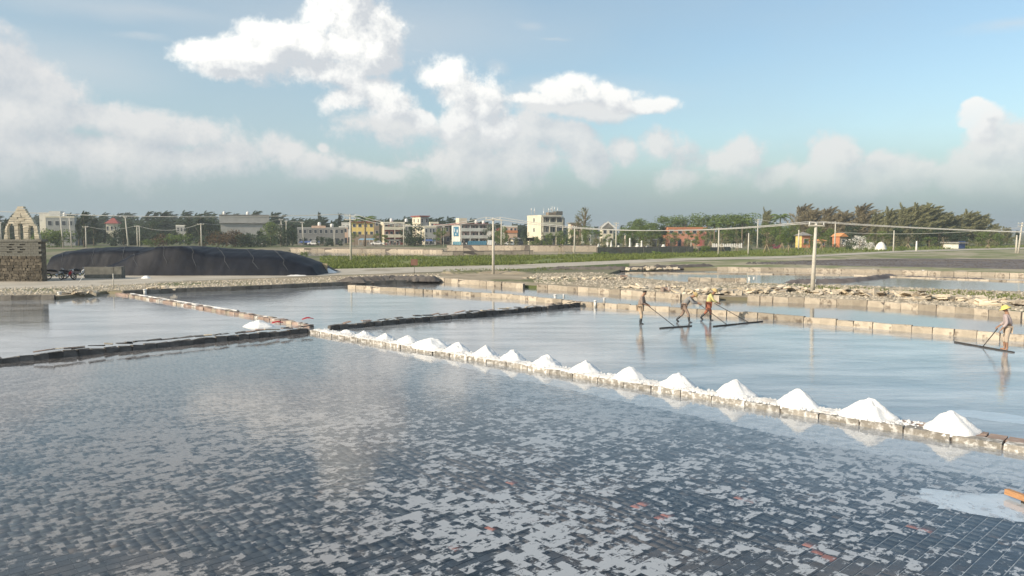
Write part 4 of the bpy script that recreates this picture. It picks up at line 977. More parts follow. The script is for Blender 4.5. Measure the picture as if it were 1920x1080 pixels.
pole('p1565', 1565, 467, 416, 'utility pole with crossarm right of the nearest pole', 1.6, 0.15, arms=1)
pole('p1675', 1675, 471, 432, 'thin pole beside the white tent', 0, 0.13)
pole('p1718', 1718, 471, 452, 'short white post right of the white tent', 0, 0.18, mat='lime')
pole('p1909', 1909, 475, 417, 'tall white utility pole at the right edge', 1.8, 0.15, lean=0.5, arms=2)
pole('p1903', 1905, 474, 441, 'short pale pole beside the tall one at the right edge', 0, 0.17)
pole('p118', 119, 464, 404, 'leftmost of the two tall poles by the pale flat-roofed house', 1.4, 0.2, lean=-0.5)
pole('p134', 135, 464, 406, 'second tall pole by the pale flat-roofed house', 1.4, 0.16, lean=-0.4)
pole('p162', 162, 464, 424, 'short pole with crossarm behind the lower tarpaulin', 1.6, 0.16)
pole('p240', 241, 464, 406, 'reddish leaning pole with a lamp behind the tarpaulin', 1.0, 0.17, lean=-0.6, lamp=True)
pole('p258', 258, 464, 423, 'left pole of the close pair behind the tarpaulin', 1.2, 0.14)
pole('p262', 262.5, 464, 423, 'right pole of the close pair behind the tarpaulin', 0, 0.14)
pole('p378', 378, 464, 419, 'utility pole behind the top of the big tarpaulin', 1.8, 0.16)
pole('p530', 531, 462, 411, 'leaning white-lamped pole left of the grey row house', 1.2, 0.16, lean=-0.5, lamp=True)
pole('p537', 537.5, 462, 414, 'grey pole beside the white-lamped pole', 0.8, 0.16)
pole('p570', 570, 462, 416, 'pole in front of the grey row house', 1.2, 0.15, lean=-0.4)
pole('p756', 757, 462, 419, 'pole between the pink house and the round dark tree', 1.0, 0.16)
pole('p796', 797, 462, 426, 'thin pole in front of the cream tower house', 0.8, 0.12)
pole('p832', 832, 462, 424, 'pole left of the house with the blue sign', 0.8, 0.12)
pole('p940', 940, 466, 412, 'grey pole right behind the middle pole', 0.8, 0.16)
pole('p627', 627, 462, 430, 'thin pole in front of the right end of the grey row house', 0.8, 0.12)
pole('p8', 3, 464, 416, 'pole at the far left edge beside the stepped gable', 0.8, 0.12)
def cable(ka, kb, sag, label, offs=(0,), r=0.018, za=0.05, zb=0.05, ext=None):
    a, ha, aa = PT[ka]
    if ext: b, hb, ab = ext
    else: b, hb, ab = PT[kb]
    for o_ in offs:
        A = a + Vector((o_*0.5*aa, 0, ha+za)); B = b + Vector((o_*0.5*(ab or 1), 0, hb+zb)); pts = []
        for i in range(33):
            t = i/32; p = A.lerp(B, t); p.z -= sag*4*t*(1-t); pts.append(tuple(p))
        tag(MB().tube(pts, r, 5).build('power_cable', M['wire']), label + {0: '', -0.9: ', left crossarm end', 0.9: ', right crossarm end'}[o_], 'cable', 'power cables')
cable('mid', 'near', 0.95, 'cable from the middle pole to the nearest pole', (-0.9, 0.9), 0.030)
cable('yellow', 'mid', 1.3, 'cable from the yellow-house pole to the middle pole', (-0.9, 0.9), 0.030)
exr = (G(2350, 620, LZ), 5.5, 1.1)
exr2 = (Vector((PX(2300, 42, LZ), 42, LZ)), ZP(441, 42)-LZ, 1.1)
cable('near', None, 0.25, 'cable from the nearest pole out of the right edge', (-0.9, 0.9), 0.022, ext=exr2)
exl = (Vector((PX(-250, 118), 118, LZ)), ZP(378, 118)-LZ, 1.6)
cable('yellow', None, 1.2, 'cable from the yellow-house pole out of the left edge', (-0.9, 0.9), 0.03, ext=exl)
cable('p1420', 'p1565', 1.0, 'cable between two poles before the trees', (0,), 0.035)
cable('p1565', 'p1909', 0.8, 'cable to the right edge before the dark casuarinas', (0,), 0.035, za=-2.5, zb=-1.0)
cable('p258', 'p378', 1.6, 'sagging cable behind the big tarpaulin', (0,), 0.05)
cable('p378', 'p530', 1.0, 'cable before the long grey-roofed building', (0,), 0.04)
cable('p162', 'p258', 1.0, 'cable behind the lower tarpaulin', (0,), 0.04)
cable('p530', 'p570', 0.3, 'cable left of the grey row house', (0,), 0.04)

# ------------------------------------------------------------------ buildings
PAINT = {k: wall_paint('paint_'+k, c) for k, c in dict(
    white=(0.74,0.72,0.66), cream=(0.76,0.70,0.55), yellow=(0.78,0.60,0.22), grey=(0.40,0.40,0.38), dgrey=(0.26,0.26,0.25),
    pink=(0.55,0.40,0.38), red=(0.42,0.14,0.12), brown=(0.30,0.24,0.18), orange=(0.60,0.25,0.13), brick=(0.62,0.30,0.20), peach=(0.70,0.50,0.38)).items()}
ROOF = dict(red=pm('red_tiles', (0.26,0.07,0.06), (0.34,0.11,0.09), 1.5, .8, .3, 6), grey=pm('grey_roof', (0.22,0.21,0.20), (0.30,0.29,0.27), .6, .9, .3, 3),
            blue=pm('blue_sheet', (0.06,0.10,0.26), (0.09,0.14,0.32), 1, .5, .1), orange=pm('orange_roof', (0.62,0.26,0.10), (0.70,0.34,0.15), 1, .8, .2),
            white=M['lime'])
_wm = {}
def win_mesh(w_, h_):
    k = (round(w_, 2), round(h_, 2))
    if k not in _wm:
        fr = MB(); t = 0.09
        fr.box(-w_/2, w_/2, -.07, .0, -h_/2, -h_/2+t).box(-w_/2, w_/2, -.07, .0, h_/2-t, h_/2).box(-w_/2, -w_/2+t, -.068, .0, -h_/2+t, h_/2-t).box(w_/2-t, w_/2, -.068, .0, -h_/2+t, h_/2-t)
        fm = fr.mesh('window'); fm.materials.append(M['frame'])
        pn_ = MB().box(-w_/2+t, w_/2-t, -.03, .0, -h_/2+t, h_/2-t).mesh('pane'); pn_.materials.append(M['glass'])
        _wm[k] = (fm, pn_)
    return _wm[k]
def window(root, x, y, z, w_=1.2, h_=1.3, side=False):
    fm, pn_ = win_mesh(w_, h_)
    o = link('window', fm, None, root, loc=(x, y, z), rot=(0, 0, -math.pi/2 if side else 0)); link('pane', pn_, None, o)
def building(label, px0, pxc, px1, ptop, D, front, side=None, floors=2, nwin=4, roof='flat', rot=18, cat='house', name='house', balcony=False, swin=0, base=LZ, roofmat='grey', parapet=0.5, group='town buildings behind the pans', skipg=False, dscale=1.0):
    r_ = R(rot); s = D/F; w_ = (px1-pxc)*s/math.cos(r_); d_ = max(3.0, (pxc-px0)*s/max(0.2, math.sin(r_))*dscale) if rot else 7.0
    h_ = ZP(ptop, D)-base; root = empty(name, (PX(pxc, D), D, base), r_, label, cat, group)
    fm = PAINT[front]; sm_ = PAINT[side or front]; fh = h_/floors  # paler side and darker front tones put sun and shade into the paint
    bh = h_ - (parapet if roof == 'flat' else 0)
    if roof in ('hip', 'gable'): bh = h_*0.78; fh = bh/floors
    MB().box(0, w_, 0, d_, 0, bh).build('wall', fm, root)
    if side and side != front: MB().box(-0.05, 0, -0.02, d_, 0, bh+.01).build('side_wall', sm_, root)
    if roof == 'flat':
        mb = MB(); t = .2
        mb.box(-.08, w_+.08, -.08, t, bh+.004, h_).box(-.08, w_+.08, d_-t, d_+.08, bh+.004, h_).box(-.078, t, t, d_-t, bh+.004, h_-.004).box(w_-t, w_+.078, t, d_-t, bh+.004, h_-.004)
        mb.build('parapet', sm_, root)
    elif roof == 'slab': MB().box(-.5, w_+.5, -.6, d_+.5, bh-.2, bh+.15).build('roof', ROOF[roofmat], root)
    elif roof == 'hip':
        mb = MB(); e = .5; m_ = min(w_, d_)*.42
        mb.add([(-e,-e,bh),(w_+e,-e,bh),(w_+e,d_+e,bh),(-e,d_+e,bh),(m_,d_/2,h_),(w_-m_,d_/2,h_)], [(0,1,5,4),(1,2,5),(2,3,4,5),(3,0,4),(3,2,1,0)]).build('roof', ROOF[roofmat], root)
    elif roof == 'gable':
        mb = MB(); e = .4
        mb.add([(-e,-e,bh-.1),(w_+e,-e,bh-.1),(w_+e,d_+e,bh-.1),(-e,d_+e,bh-.1),(w_/2,-e,h_),(w_/2,d_+e,h_)], [(0,4,5,3),(1,2,5,4),(0,1,4),(3,5,2),(3,2,1,0)]).build('roof', ROOF[roofmat], root)
    for f in range(floors):
        zc = f*fh + fh*0.52
        if f == 0 and skipg: continue
        for k in range(nwin):
            x = w_*(k+0.5)/nwin + random.uniform(-.15, .15)
            if f == 0 and k % 3 == 1: 
                dr = MB().box(x-.55, x+.55, -.05, 0, 0.02, 2.1).build('door', M['glass'] if k % 2 else M['bark'], root); MB().box(x+.35, x+.42, -.10, -.05, 1.0, 1.1).build('handle', M['chrome'], dr)
            else: window(root, x, 0, zc, min(1.3, w_/nwin*0.6), min(1.5, fh*.45))
        for k in range(swin):
            window(root, -.05 if side and side != front else 0, d_*(k+0.5)/swin, zc, 1.0, min(1.3, fh*.42), True)
        if balcony and f > 0:
            b_ = MB().box(0.0, w_, -1.3, -.004, f*fh-.12, f*fh+.08).build('balcony', sm_, root)
            MB().box(0.0, w_, -1.3, -1.18, f*fh+.084, f*fh+.95).build('balcony_parapet', sm_, b_)
    if balcony:
        MB().box(-.1, w_+.1, -1.5, -.1, bh-.25, bh-.02).build('eave', ROOF['grey'], root)
        for k in range(max(3, nwin//2+1)):
            x = w_*k/(max(3, nwin//2+1)-1); MB().box(x-.12, x+.12, -1.28, -1.04, 0, bh-.26).build('column', sm_, root)
    return root, w_, d_, h_
def tank(root, x, y, z, mat=None): 
    MB().lathe([(.5,0),(.55,.1),(.55,.9),(.35,1.15),(.1,1.2)], 10, Matrix.Translation((x,y,z))).build('water_tank', mat or M['white_metal'], root)
b = building('pale flat-roofed house with a bright end wall, right of the stepped gable', 60, 88, 133, 405, 228, 'grey', 'cream', 2, 4, 'flat', swin=2)
MB().box(-.05, 3.0, 4, 9, b[3], b[3]+1.6).build('stair_tower', PAINT['white'], b[0]); tank(b[0], 4.5, 3, b[3])
MB().box(-3.2, -0.06, 6, 9, 0, b[3]+1.2).build('annexe', PAINT['white'], b[0])
b = building('small cream house with a red hipped roof among the dark trees', 188, 200, 218, 408, 262, 'cream', None, 2, 3, 'hip', roofmat='red', swin=2)
b = building('long grey-roofed building with a bright end wall above the tarpaulin', 400, 415, 495, 403, 262, 'grey', 'cream', 2, 7, 'slab', balcony=False, swin=1)
MB().box(-.5, b[1]+.5, -.7, 6, b[3]-2.9+.0, b[3]-2.7).build('eave', ROOF['grey'], b[0]); MB().box(-.4, b[1]+.4, -.3, 8, b[3]*0.70, b[3]-.2).build('roof_band', PAINT['grey'], b[0])
tank(b[0], 1.2, 1, b[3]+.1); tank(b[0], 9, 1, b[3]+.1)
b = building('grey two-storey row house with an orange-pink parapet', 550, 558, 642, 426, 244, 'dgrey', 'grey', 2, 9, 'flat', swin=0, rot=14)
MB().box(4.5, 9.0, -.12, 3, b[3]-.3, b[3]+.5).build('pink_parapet', PAINT['peach'], b[0]); tank(b[0], 7, 2, b[3]+.5); tank(b[0], 11, 2, b[3])
b = building('low white-walled house behind the right end of the grey row house', 632, 636, 652, 424, 275, 'peach', 'white', 2, 2, 'flat', rot=12)
b = building('yellow-topped house behind a palm tree', 651, 660, 700, 416, 246, 'yellow', 'yellow', 3, 4, 'slab', rot=10, roofmat='red')
MB().box(-.10, b[1]+.1, -.25, -.01, 0, b[3]*0.45).build('ground_floor_facing', PAINT['brown'], b[0])
b = building('brown house with a flat overhanging roof between the yellow and pink houses', 692, 693, 711, 413, 262, 'brown', 'brown', 3, 2, 'slab', rot=8)
b = building('pink and red house with a blank white end wall', 708, 720, 757, 416, 246, 'red', 'cream', 3, 4, 'flat', balcony=True, rot=18)
MB().box(0, b[1], -.25, -.01, b[3]*.33, b[3]*.42).build('red_band', PAINT['red'], b[0]); tank(b[0], 3, 3, b[3]); tank(b[0], 8, 3, b[3])
b = building('cream tower house with a red roof, the tallest of the middle group', 768, 789, 803, 405, 262, 'grey', 'cream', 3, 2, 'slab', roofmat='red', swin=2, rot=26)  # cream house: shade on its front is put in as grey paint
b = building('grey two-storey house in front of the cream tower house', 788, 796, 817, 424, 246, 'grey', 'cream', 2, 3, 'flat')
b = building('low brown-roofed house left of the blue-sign house', 814, 818, 843, 421, 254, 'brown', 'grey', 2, 3, 'slab', roofmat='red', rot=12)
building('small white house peeping over the left end of the yellow-topped house', 637, 641, 656, 417, 300, 'white', 'white', 2, 2, 'flat', rot=10)
building('grey flat-roofed house behind the pole of the pink house', 748, 753, 769, 420, 286, 'grey', 'cream', 2, 3, 'flat', rot=12)
building('cream house squeezed left of the low brown-roofed house', 803, 807, 822, 416, 300, 'cream', 'cream', 3, 2, 'flat', rot=12)
building('pale house right behind the balconied house end', 908, 912, 930, 421, 286, 'white', 'white', 2, 3, 'slab', rot=12, roofmat='grey')
building('small peach house far behind the bright green tree', 926, 930, 944, 427, 300, 'peach', 'cream', 2, 2, 'hip', rot=10, roofmat='red')
building('white low house between the tall white block and the gable', 1088, 1092, 1108, 427, 280, 'white', 'white', 2, 3, 'flat', rot=10)
building('grey house half hidden left of the grey-roofed long building', 326, 331, 350, 422, 280, 'grey', 'white', 2, 3, 'flat', rot=10)
building('cream house right end before the leaning white-lamped pole', 505, 510, 528, 421, 300, 'cream', 'white', 2, 3, 'slab', rot=12)
# house with the blue sign
b = building('white three-storey house with a blue sign on its end wall and long balconies', 843, 863, 912, 420, 240, 'pink', 'white', 3, 7, 'slab', balcony=True, rot=20, roofmat='red')  # white house: the less lit front is put in as darker paint
MB().box(-.05, 2.6, 1, 5, b[3], b[3]+1.9).build('stair_tower', PAINT['cream'], b[0]); tank(b[0], 6, 2, b[3]+.1); tank(b[0], 8.5, 2, b[3]+.1)
blue = pm('blue_board', (0.07,0.22,0.34), (0.05,0.17,0.28), 1, .5, 0); sg = MB().box(-.16, -.06, 1.5, 7.5, b[3]*.42, b[3]*.88).build('sign_board', blue, b[0])
for (y0, y1, z0, z1) in ((2.4, 3.4, .60, .74), (5.6, 6.2, .62, .80), (4.2, 5.0, .47, .55)): MB().box(-.19, -.164, y0, y1, b[3]*z0, b[3]*z1).build('sign_patch', M['lime'], sg)
b = building('white and orange house behind the green tree right of the middle pole', 942, 946, 970, 423, 262, 'peach', 'white', 2, 3, 'flat', rot=10)
MB().box(-.1, b[1]+.1, -.2, -.01, b[3]*.60, b[3]*.74).build('orange_band', PAINT['orange'], b[0])
b = building('low tent-roofed pavilion left of the tall white block', 957, 962, 980, 445, 236, 'grey', 'cream', 1, 2, 'hip', rot=10, cat='pavilion', name='pavilion')
# tall white block with masts
b = building('tall white block with a cluster of white masts on its roof', 990, 1015, 1053, 403, 236, 'dgrey', 'cream', 3, 6, 'flat', balcony=True, rot=24, swin=1, base=LZ)  # white block: its shaded front is coloured dark grey
MB().box(b[1], b[1]+2.6, 2.5, 7, 0, b[3]-.8).build('rear_wing', PAINT['dgrey'], b[0]); MB().box(3.5, 6.2, 2, 4, b[3], b[3]+.9).build('roof_shed', PAINT['brown'], b[0]); MB().box(6.3, 8.6, 2, 4, b[3], b[3]+1.3).build('roof_shed', M['conc_dark'], b[0])
rootb, wb, db, hb = b
for i, px in enumerate((992, 999, 1020, 1031, 1037, 1040.5, 1045, 1052)):
    X_ = PX(px, 240) ; loc = rootb.matrix_basis.inverted() @ Vector((X_, 240, 0)); ml = random.uniform(2.4, 3.4)
    w_ = Matrix.Rotation(-R(24), 4, 'Z') @ (Vector((X_, 240, 0)) - rootb.location)
    mm = MB().tube([(0,0,0),(0,0,ml)], .05, 6).build('mast', M['white_metal'], rootb, loc=(w_.x, 3.5, hb-.3)); MB().tube([(0,0,ml-1.0-.5*(i%3)),(0,0,ml-.1-.5*(i%3))], .14, 8).build('antenna', M['white_metal'], mm)
b = building('small house behind the bare tree right of the tall white block', 1066, 1070, 1090, 418, 268, 'peach', 'cream', 2, 2, 'slab', rot=10)
# white-gabled house
b = building('white-gabled house half hidden behind the trees', 1127, 1129, 1150, 417, 240, 'cream', 'cream', 2, 2, 'gable', rot=8, roofmat='grey')
mb = MB(); W_, Hh = b[1], b[3]; bh_ = Hh*.78
mb.add([(-.5,-.50,bh_-.5),(W_/2,-.50,Hh-.1),(W_/2,-.50,Hh+.35),(-.5,-.50,bh_+.1),(-.5,-.30,bh_-.5),(W_/2,-.30,Hh-.1),(W_/2,-.30,Hh+.35),(-.5,-.30,bh_+.1)], [(0,1,2,3),(7,6,5,4),(3,2,6,7),(0,4,5,1)])
mb.add([(W_+.5,-.50,bh_-.5),(W_/2,-.50,Hh-.1),(W_/2,-.50,Hh+.35),(W_+.5,-.50,bh_+.1),(W_+.5,-.30,bh_-.5),(W_/2,-.30,Hh-.1),(W_/2,-.30,Hh+.35),(W_+.5,-.30,bh_+.1)], [(3,2,1,0),(4,5,6,7),(7,6,2,3),(1,5,4,0)])
mb.build('gable_board', M['lime'], b[0])
# orange brick building
b = building('orange brick building behind roadside saplings', 1246, 1252, 1326, 426, 222, 'brick', 'orange', 2, 5, 'flat', rot=6, cat='building', name='brick_building')
MB().box(b[1]*.80, b[1]*.93, -.6, -.01, 0, b[3]*.72).build('red_porch', PAINT['red'], b[0])
b = building('dark grey low shed left of the orange brick building', 1226, 1230, 1248, 447, 216, 'dgrey', 'dgrey', 1, 1, 'hip', rot=8, cat='shed', name='shed')
b = building('thatched pavilion with an orange wall left of the nearest pole', 1500, 1503, 1520, 435, 200, 'orange', 'yellow', 1, 1, 'hip', rot=10, cat='pavilion', name='pavilion')
b = building('small orange kiosk right of the nearest pole', 1537, 1539, 1547, 448, 204, 'orange', 'peach', 1, 1, 'hip', rot=10, roofmat='orange', cat='kiosk', name='kiosk')
b = building('pavilion with a steep orange roof left of the white blossom', 1570, 1574, 1588, 437, 204, 'brown', 'orange', 1, 1, 'gable', rot=-30 if False else 14, roofmat='orange', cat='pavilion', name='pavilion')
b = building('blue-walled shed under the dark casuarinas at the right', 1786, 1797, 1812, 455, 188, 'white', 'white', 1, 1, 'slab', rot=20, cat='shed', name='shed')
MB().box(-.02, b[1]+.02, -.08, -.01, 0, 1.9).build('blue_front', ROOF['blue'], b[0])
for (x0, x1, y, D, lab) in ((560, 600, 452, 236, 'long blue market awning before the grey row house'), (772, 816, 449, 236, 'long blue market awning before the grey two-storey house'), (672, 700, 447, 236, 'pale blue market awning below the yellow-topped house'), (724, 750, 449, 236, 'dark market awning below the pink house')):
    z = ZP(y, D)-LZ; X0, X1 = PX(x0, D), PX(x1, D); rt = empty('market_awning', (X0, D, LZ), 0, lab, 'awning', 'market awnings')
    mt = {560: ROOF['blue'], 772: ROOF['blue'], 672: pm('pale_blue', (0.22,0.36,0.46), None, 1, .6, 0), 724: M['conc_dark']}[x0]
    MB().add([(0,0,z-.4),(X1-X0,0,z-.4),(X1-X0,3,z),(0,3,z),(0,0,z-.5),(X1-X0,0,z-.5),(X1-X0,3,z-.1),(0,3,z-.1)], [(0,1,2,3),(7,6,5,4),(0,4,5,1),(1,5,6,2),(3,2,6,7),(0,3,7,4)]).build('canopy', mt, rt)
    for k in range(5): MB().tube([((X1-X0)*(k/4*.98+.01),.1,0),((X1-X0)*(k/4*.98+.01),.1,z-.45)], .05, 6).build('post', M['white_metal'], rt)
    for k in range(4): MB().box((X1-X0)*(k/4+.04), (X1-X0)*(k/4+.18), 1, 2, 0, .9, j=.05).build('stall_table', PAINT['dgrey'], rt)
# lorries and containers on the terrace
def lorry(px0, px1, D, body, label, cab='white', top=452, kind='lorry', cabside=1):
    X0, X1 = PX(px0, D), PX(px1, D); L = X1-X0; h = ZP(top, D)-LZ; z0 = h - 2.3
    root = empty(kind, (X0, D, LZ), 0, label, kind.replace('_', ' '), 'lorries and containers on the terrace')
    cl = 2.0 if kind == 'lorry' else 0
    MB().box(0, L-cl, 0, 2.3, z0, h).build('cargo_box', body, root)
    for k in range(int((L-cl)/0.7)): MB().box(.2+k*.7, .32+k*.7, -.06, -.002, z0+.1, h-.1).build('rib', body, root)
    MB().box(-.02, L-cl+.02, .1, 2.2, z0-.2, z0-.002).build('chassis', M['black_paint'], root)
    if cl:
        c_ = MB().box(L-cl+.1, L, .1, 2.2, z0-.2, h-.4, taper=.12).build('cab', PAINT[cab], root); MB().box(L-cl+.6, L-.3, .06, .14, z0+.8, h-.7).build('cab_window', M['glass'], c_)
        MB().box(L-.04, L+.02, .4, 1.9, z0+.8, h-.8).build('windscreen', M['glass'], c_)
    for x in (1.0, L*.35, L-1.0):
        wl = MB().tube([(x, .05, .5),(x, .4, .5)], .48, 12).build('wheel', M['black_rubber'], root); MB().tube([(x, .02, .5),(x, .06, .5)], .2, 10).build('rim', M['chrome'], wl)
lorry(849, 876, 232, pm('light_blue_box', (0.20,0.42,0.52), (0.25,0.48,0.58), 1, .5, 0), 'light blue lorry left of the dark blue container', 'white', 453)
lorry(877.5, 912, 232, pm('dark_blue_box', (0.06,0.17,0.26), (0.08,0.21,0.31), 1, .5, 0), 'long dark blue container on wheels below the balconies', 'white', 452, 'container')
lorry(914.5, 937, 230, pm('white_box', (0.70,0.71,0.72), None, 1, .5, 0), 'white lorry behind the middle utility pole', 'grey', 450.5)
def car(px, D, body, label, rz=0):
    c = AT(px, D, LZ); root = empty('parked_car', (c.x, c.y, LZ), rz, label, 'car', 'cars parked by the terrace')
    MB().box(-2.1, 2.1, -.85, .85, .35, .85, taper=.06).build('body', body, root)
    cb = MB().box(-1.2, 1.0, -.75, .75, .852, 1.4, taper=.22).build('cabin', body, root); MB().box(-.9, .75, -.80, -.70, .92, 1.28).build('side_window', M['glass'], cb)
    for x in (-1.35, 1.35):
        wl = MB().tube([(x, -.88, .33),(x, -.62, .33)], .33, 12).build('wheel', M['black_rubber'], root); MB().tube([(x, -.90, .33),(x, -.87, .33)], .18, 10).build('rim', M['chrome'], wl)
        MB().box(x*1.5-.05, x*1.5+.05, -.7, -.4, .6, .75).build('headlight', M['ceramic'], root)
car(956, 225, M['white_metal'], 'white car parked in front of the tent-roofed pavilion', 0.1)
car(975, 228, M['black_paint'], 'dark car parked right of the white car', 0)
car(590, 236, M['white_metal'], 'white car parked under the awning of the grey row house', 0)
car(708, 236, M['white_metal'], 'white car parked below the pink house', 0)

# white posts, fence, sculpture
for i, (px, top, lab) in enumerate(((1172,441,'reddish grey stone figure left of the tallest white pillar'),(1181,446,'tall slim white pillar behind the dark wall'),(1195,456,'short broad white stone on the dark wall'),(1203,451,'thick pale pillar right of the short broad stone'),(1213,460,'low pale post right of the thick pillar'),
        (1160,460,'low pale post right of the white-gabled house pole'),(1146,451,'pale post right below the white gable'),(1139,448,'slim pale post below the white gable'),(1122,457,'low pale post left of the white gable'),(1108,456,'pale post left of the gabled house'),(1244,458,'rounded grey stone at the end of the dark wall'),(1296,450,'pale greenish figure in front of the brick building'),(1337,457,'white post right of the brick building'))):
    D = 210.0; c = AT(px, D, LZ); h = ZP(top, D)-LZ; r_ = 0.28 if i not in (2, 10) else 0.5
    o = MB().lathe([(r_*1.2,0),(r_*1.2,.3),(r_*.85,.34),(r_*.75,h*.75),(r_*.95,h*.8),(r_*.7,h*.92),(.08,h)], 8).build('stone_post', M['lime'] if i not in (0, 11) else M['block'], loc=(c.x, c.y, LZ)); tag(o, lab, 'stone post', 'carved posts behind the dark wall')
D = 195.0; X0, X1 = PX(1335, D), PX(1392, D); rt = empty('picket_fence', (X0, D, LZ), 0, 'row of white pointed pickets on the grass bank', 'fence'); hf = ZP(456, D)-LZ
for z in (.5, hf-.8): MB().box(0, X1-X0, .06, .12, z, z+.12).build('rail', M['lime'], rt)
for k in range(17):
    x = (X1-X0)*(k+.5)/17; mb = MB(); hh = hf*random.uniform(.88, 1.0)
    mb.add([(-.15,-.04,0),(.15,-.04,0),(.15,-.04,hh-.25),(0,-.04,hh),(-.15,-.04,hh-.25),(-.15,.05,0),(.15,.05,0),(.15,.05,hh-.25),(0,.05,hh),(-.15,.05,hh-.25)], [(0,1,2,3,4),(9,8,7,6,5),(0,5,6,1),(1,6,7,2),(2,7,8,3),(3,8,9,4),(4,9,5,0)])
    mb.build('picket', M['lime'], rt, loc=(x, 0, random.uniform(0, .15)))
c = AT(1652, 172, LZ); rt = empty('white_tent', (c.x, c.y, LZ), .2, 'small white draped tent under the casuarinas', 'tent')
mb = MB(); n = 12; vs = [(0, 0, 2.0)]
for (r_, z) in ((.5,1.75),(.95,1.1),(1.35,0)):
    for k in range(n): a = 6.283*k/n; rr = r_*(1+.12*math.sin(3*a+r_)+.06*(k%2)); vs.append((rr*math.cos(a), rr*math.sin(a), z))
mb.add(vs, [(0,1+k,1+(k+1)%n) for k in range(n)] + [(1+j*n+k,1+(j+1)*n+k,1+(j+1)*n+(k+1)%n,1+j*n+(k+1)%n) for j in range(2) for k in range(n)], True).build('canvas', M['flower'], rt); MB().tube([(0,0,1.8),(0,0,2.35)], .05, 6).build('pole', M['bark'], rt)
# solar lamp
c = G(993, 478, LZ); rt = empty('solar_lamp', (c.x, c.y, LZ), 0, 'post with a tilted dark solar panel left of the tall white block', 'lamp'); hl_ = ZP(449, c.y)-LZ
MB().tube([(0,0,0),(0,0,hl_)], .07, 8).build('post', M['conc_dark'], rt); MB().box(-.7,.7,-.5,.5,0,.06).build('solar_panel', M['glass'], rt, loc=(0.1,0,hl_), rot=(R(-35),0,0))

# ------------------------------------------------------------------ trees
def leaf_tris(cent, size, up=0.3, elong=None, axis=None):
    n = len(cent); a = rng.normal(size=(n, 3)); a /= np.linalg.norm(a, axis=1)[:, None]
    if axis is not None: a = a*0.35 + axis; a /= np.linalg.norm(a, axis=1)[:, None]
    b = np.cross(a, rng.normal(size=(n, 3))); b /= np.linalg.norm(b, axis=1)[:, None]+1e-9
    s = size*(0.6+0.8*rng.random(n))[:, None]; el = elong or 1.0
    v = np.stack([cent - a*s*el*0.5, cent + b*s*0.5/max(1, el**0.3), cent + a*s*el*0.5], 1)
    return v.reshape(-1, 3)
def broad_crown(h, w_, n, size, base=0.28, clumps=16, squash=1.0):
    C = []
    cc_ = []
    for i in range(clumps):
        t = base + (1-base)*rng.random(); rad = w_/2*math.sqrt(max(0.05, 1-((t-0.60)/0.48)**2))*rng.random()**0.5; a = rng.random()*6.283
        cc_.append((rad*math.cos(a), rad*math.sin(a), h*min(t, 0.93), w_*rng.uniform(0.13, 0.24)))
    for i in range(clumps):
        x, y, z, r_ = cc_[i]; m_ = int(n/clumps)
        d = rng.normal(size=(m_, 3)); d /= np.linalg.norm(d, axis=1)[:, None]
        C.append(np.array([x, y, z]) + d*(r_*(0.45+0.6*rng.random(m_)**0.6))[:, None]*np.array([1.15, 1.15, 0.8*squash]))
    return leaf_tris(np.concatenate(C), size)
def casuarina_crown(h, w_, n, lean=0.35, plumes=42, size=0.5, low=0.22):
    out = []; per = n//plumes
    for k in range(plumes):
        t = low + (1-low)*((k+rng.random())/plumes); z0 = t*h*0.86
        a = rng.random()*6.283; L = w_*0.55*(1.05-t*0.75)*rng.uniform(.7, 1.2) + 0.6
        d = np.array([math.cos(a)+lean, math.sin(a), 0.75+rng.random()*0.5]); d /= np.linalg.norm(d)
        s = rng.random(per); cen = np.array([lean*0.25*z0/h*2, 0, z0]) + np.outer(s*L, d) + rng.normal(size=(per, 3))*(0.10*L*(1.1-s))[:, None]
        cen[:, 0] += lean*(s**2)*L*0.35; cen[:, 2] -= (s**2)*L*0.10
        ax = np.tile(d, (per, 1)) + np.array([lean, 0, -0.25])
        out.append(leaf_tris(cen, size*0.55, elong=2.6, axis=ax))
    return np.concatenate(out)
def palm_crown(h, fl, fronds=16):
    out = []
    for k in range(fronds):
        a = 6.283*k/fronds + rng.random()*.3; el = rng.uniform(-0.1, 0.9); d = np.array([math.cos(a), math.sin(a)])
        for s in np.linspace(0.08, 1, 22):
            p = np.array([d[0]*fl*s*math.cos(el*.6), d[1]*fl*s*math.cos(el*.6), h + fl*(el*s - 0.75*s*s)])
            for sg in (-1, 1):
                side = np.array([-d[1]*sg, d[0]*sg, -0.55]); l = fl*.24*math.sin(math.pi*min(1, s*.9+.1)); f = np.array([d[0], d[1], -.2])
                out += [p, p + f*0.14*fl*.5, p + side*l + f*l*.6]
    return np.array(out)
def tri_mesh(name, v, mat):
    me = np_mesh(name, v, np.arange(len(v)).reshape(-1, 3)); me.materials.append(mat); return me
def trunk_mb(h, r_, limbs, spread, lean=0.0, seed=0, z0=0.3):
    mb = MB(); mb.tube([(0,0,-.2),(lean*.1,0,h*.3),(lean*.3+.1,0.05,h*.6),(lean*.6,0,h*.85)], [r_*1.3, r_, r_*.7, r_*.25], 7)
    for k in range(limbs):
        t = z0 + (0.8-z0)*k/max(1, limbs); a = rng.random()*6.283; z = t*h; e = spread*(1.05-t)
        mb.tube([(lean*t*.5, 0, z), (math.cos(a)*e*.5+lean*t*.6, math.sin(a)*e*.5, z+h*.10), (math.cos(a)*e+lean*t, math.sin(a)*e, z+h*.22)], [r_*.5, r_*.32, r_*.1], 5)
    return mb
PROTO = {}
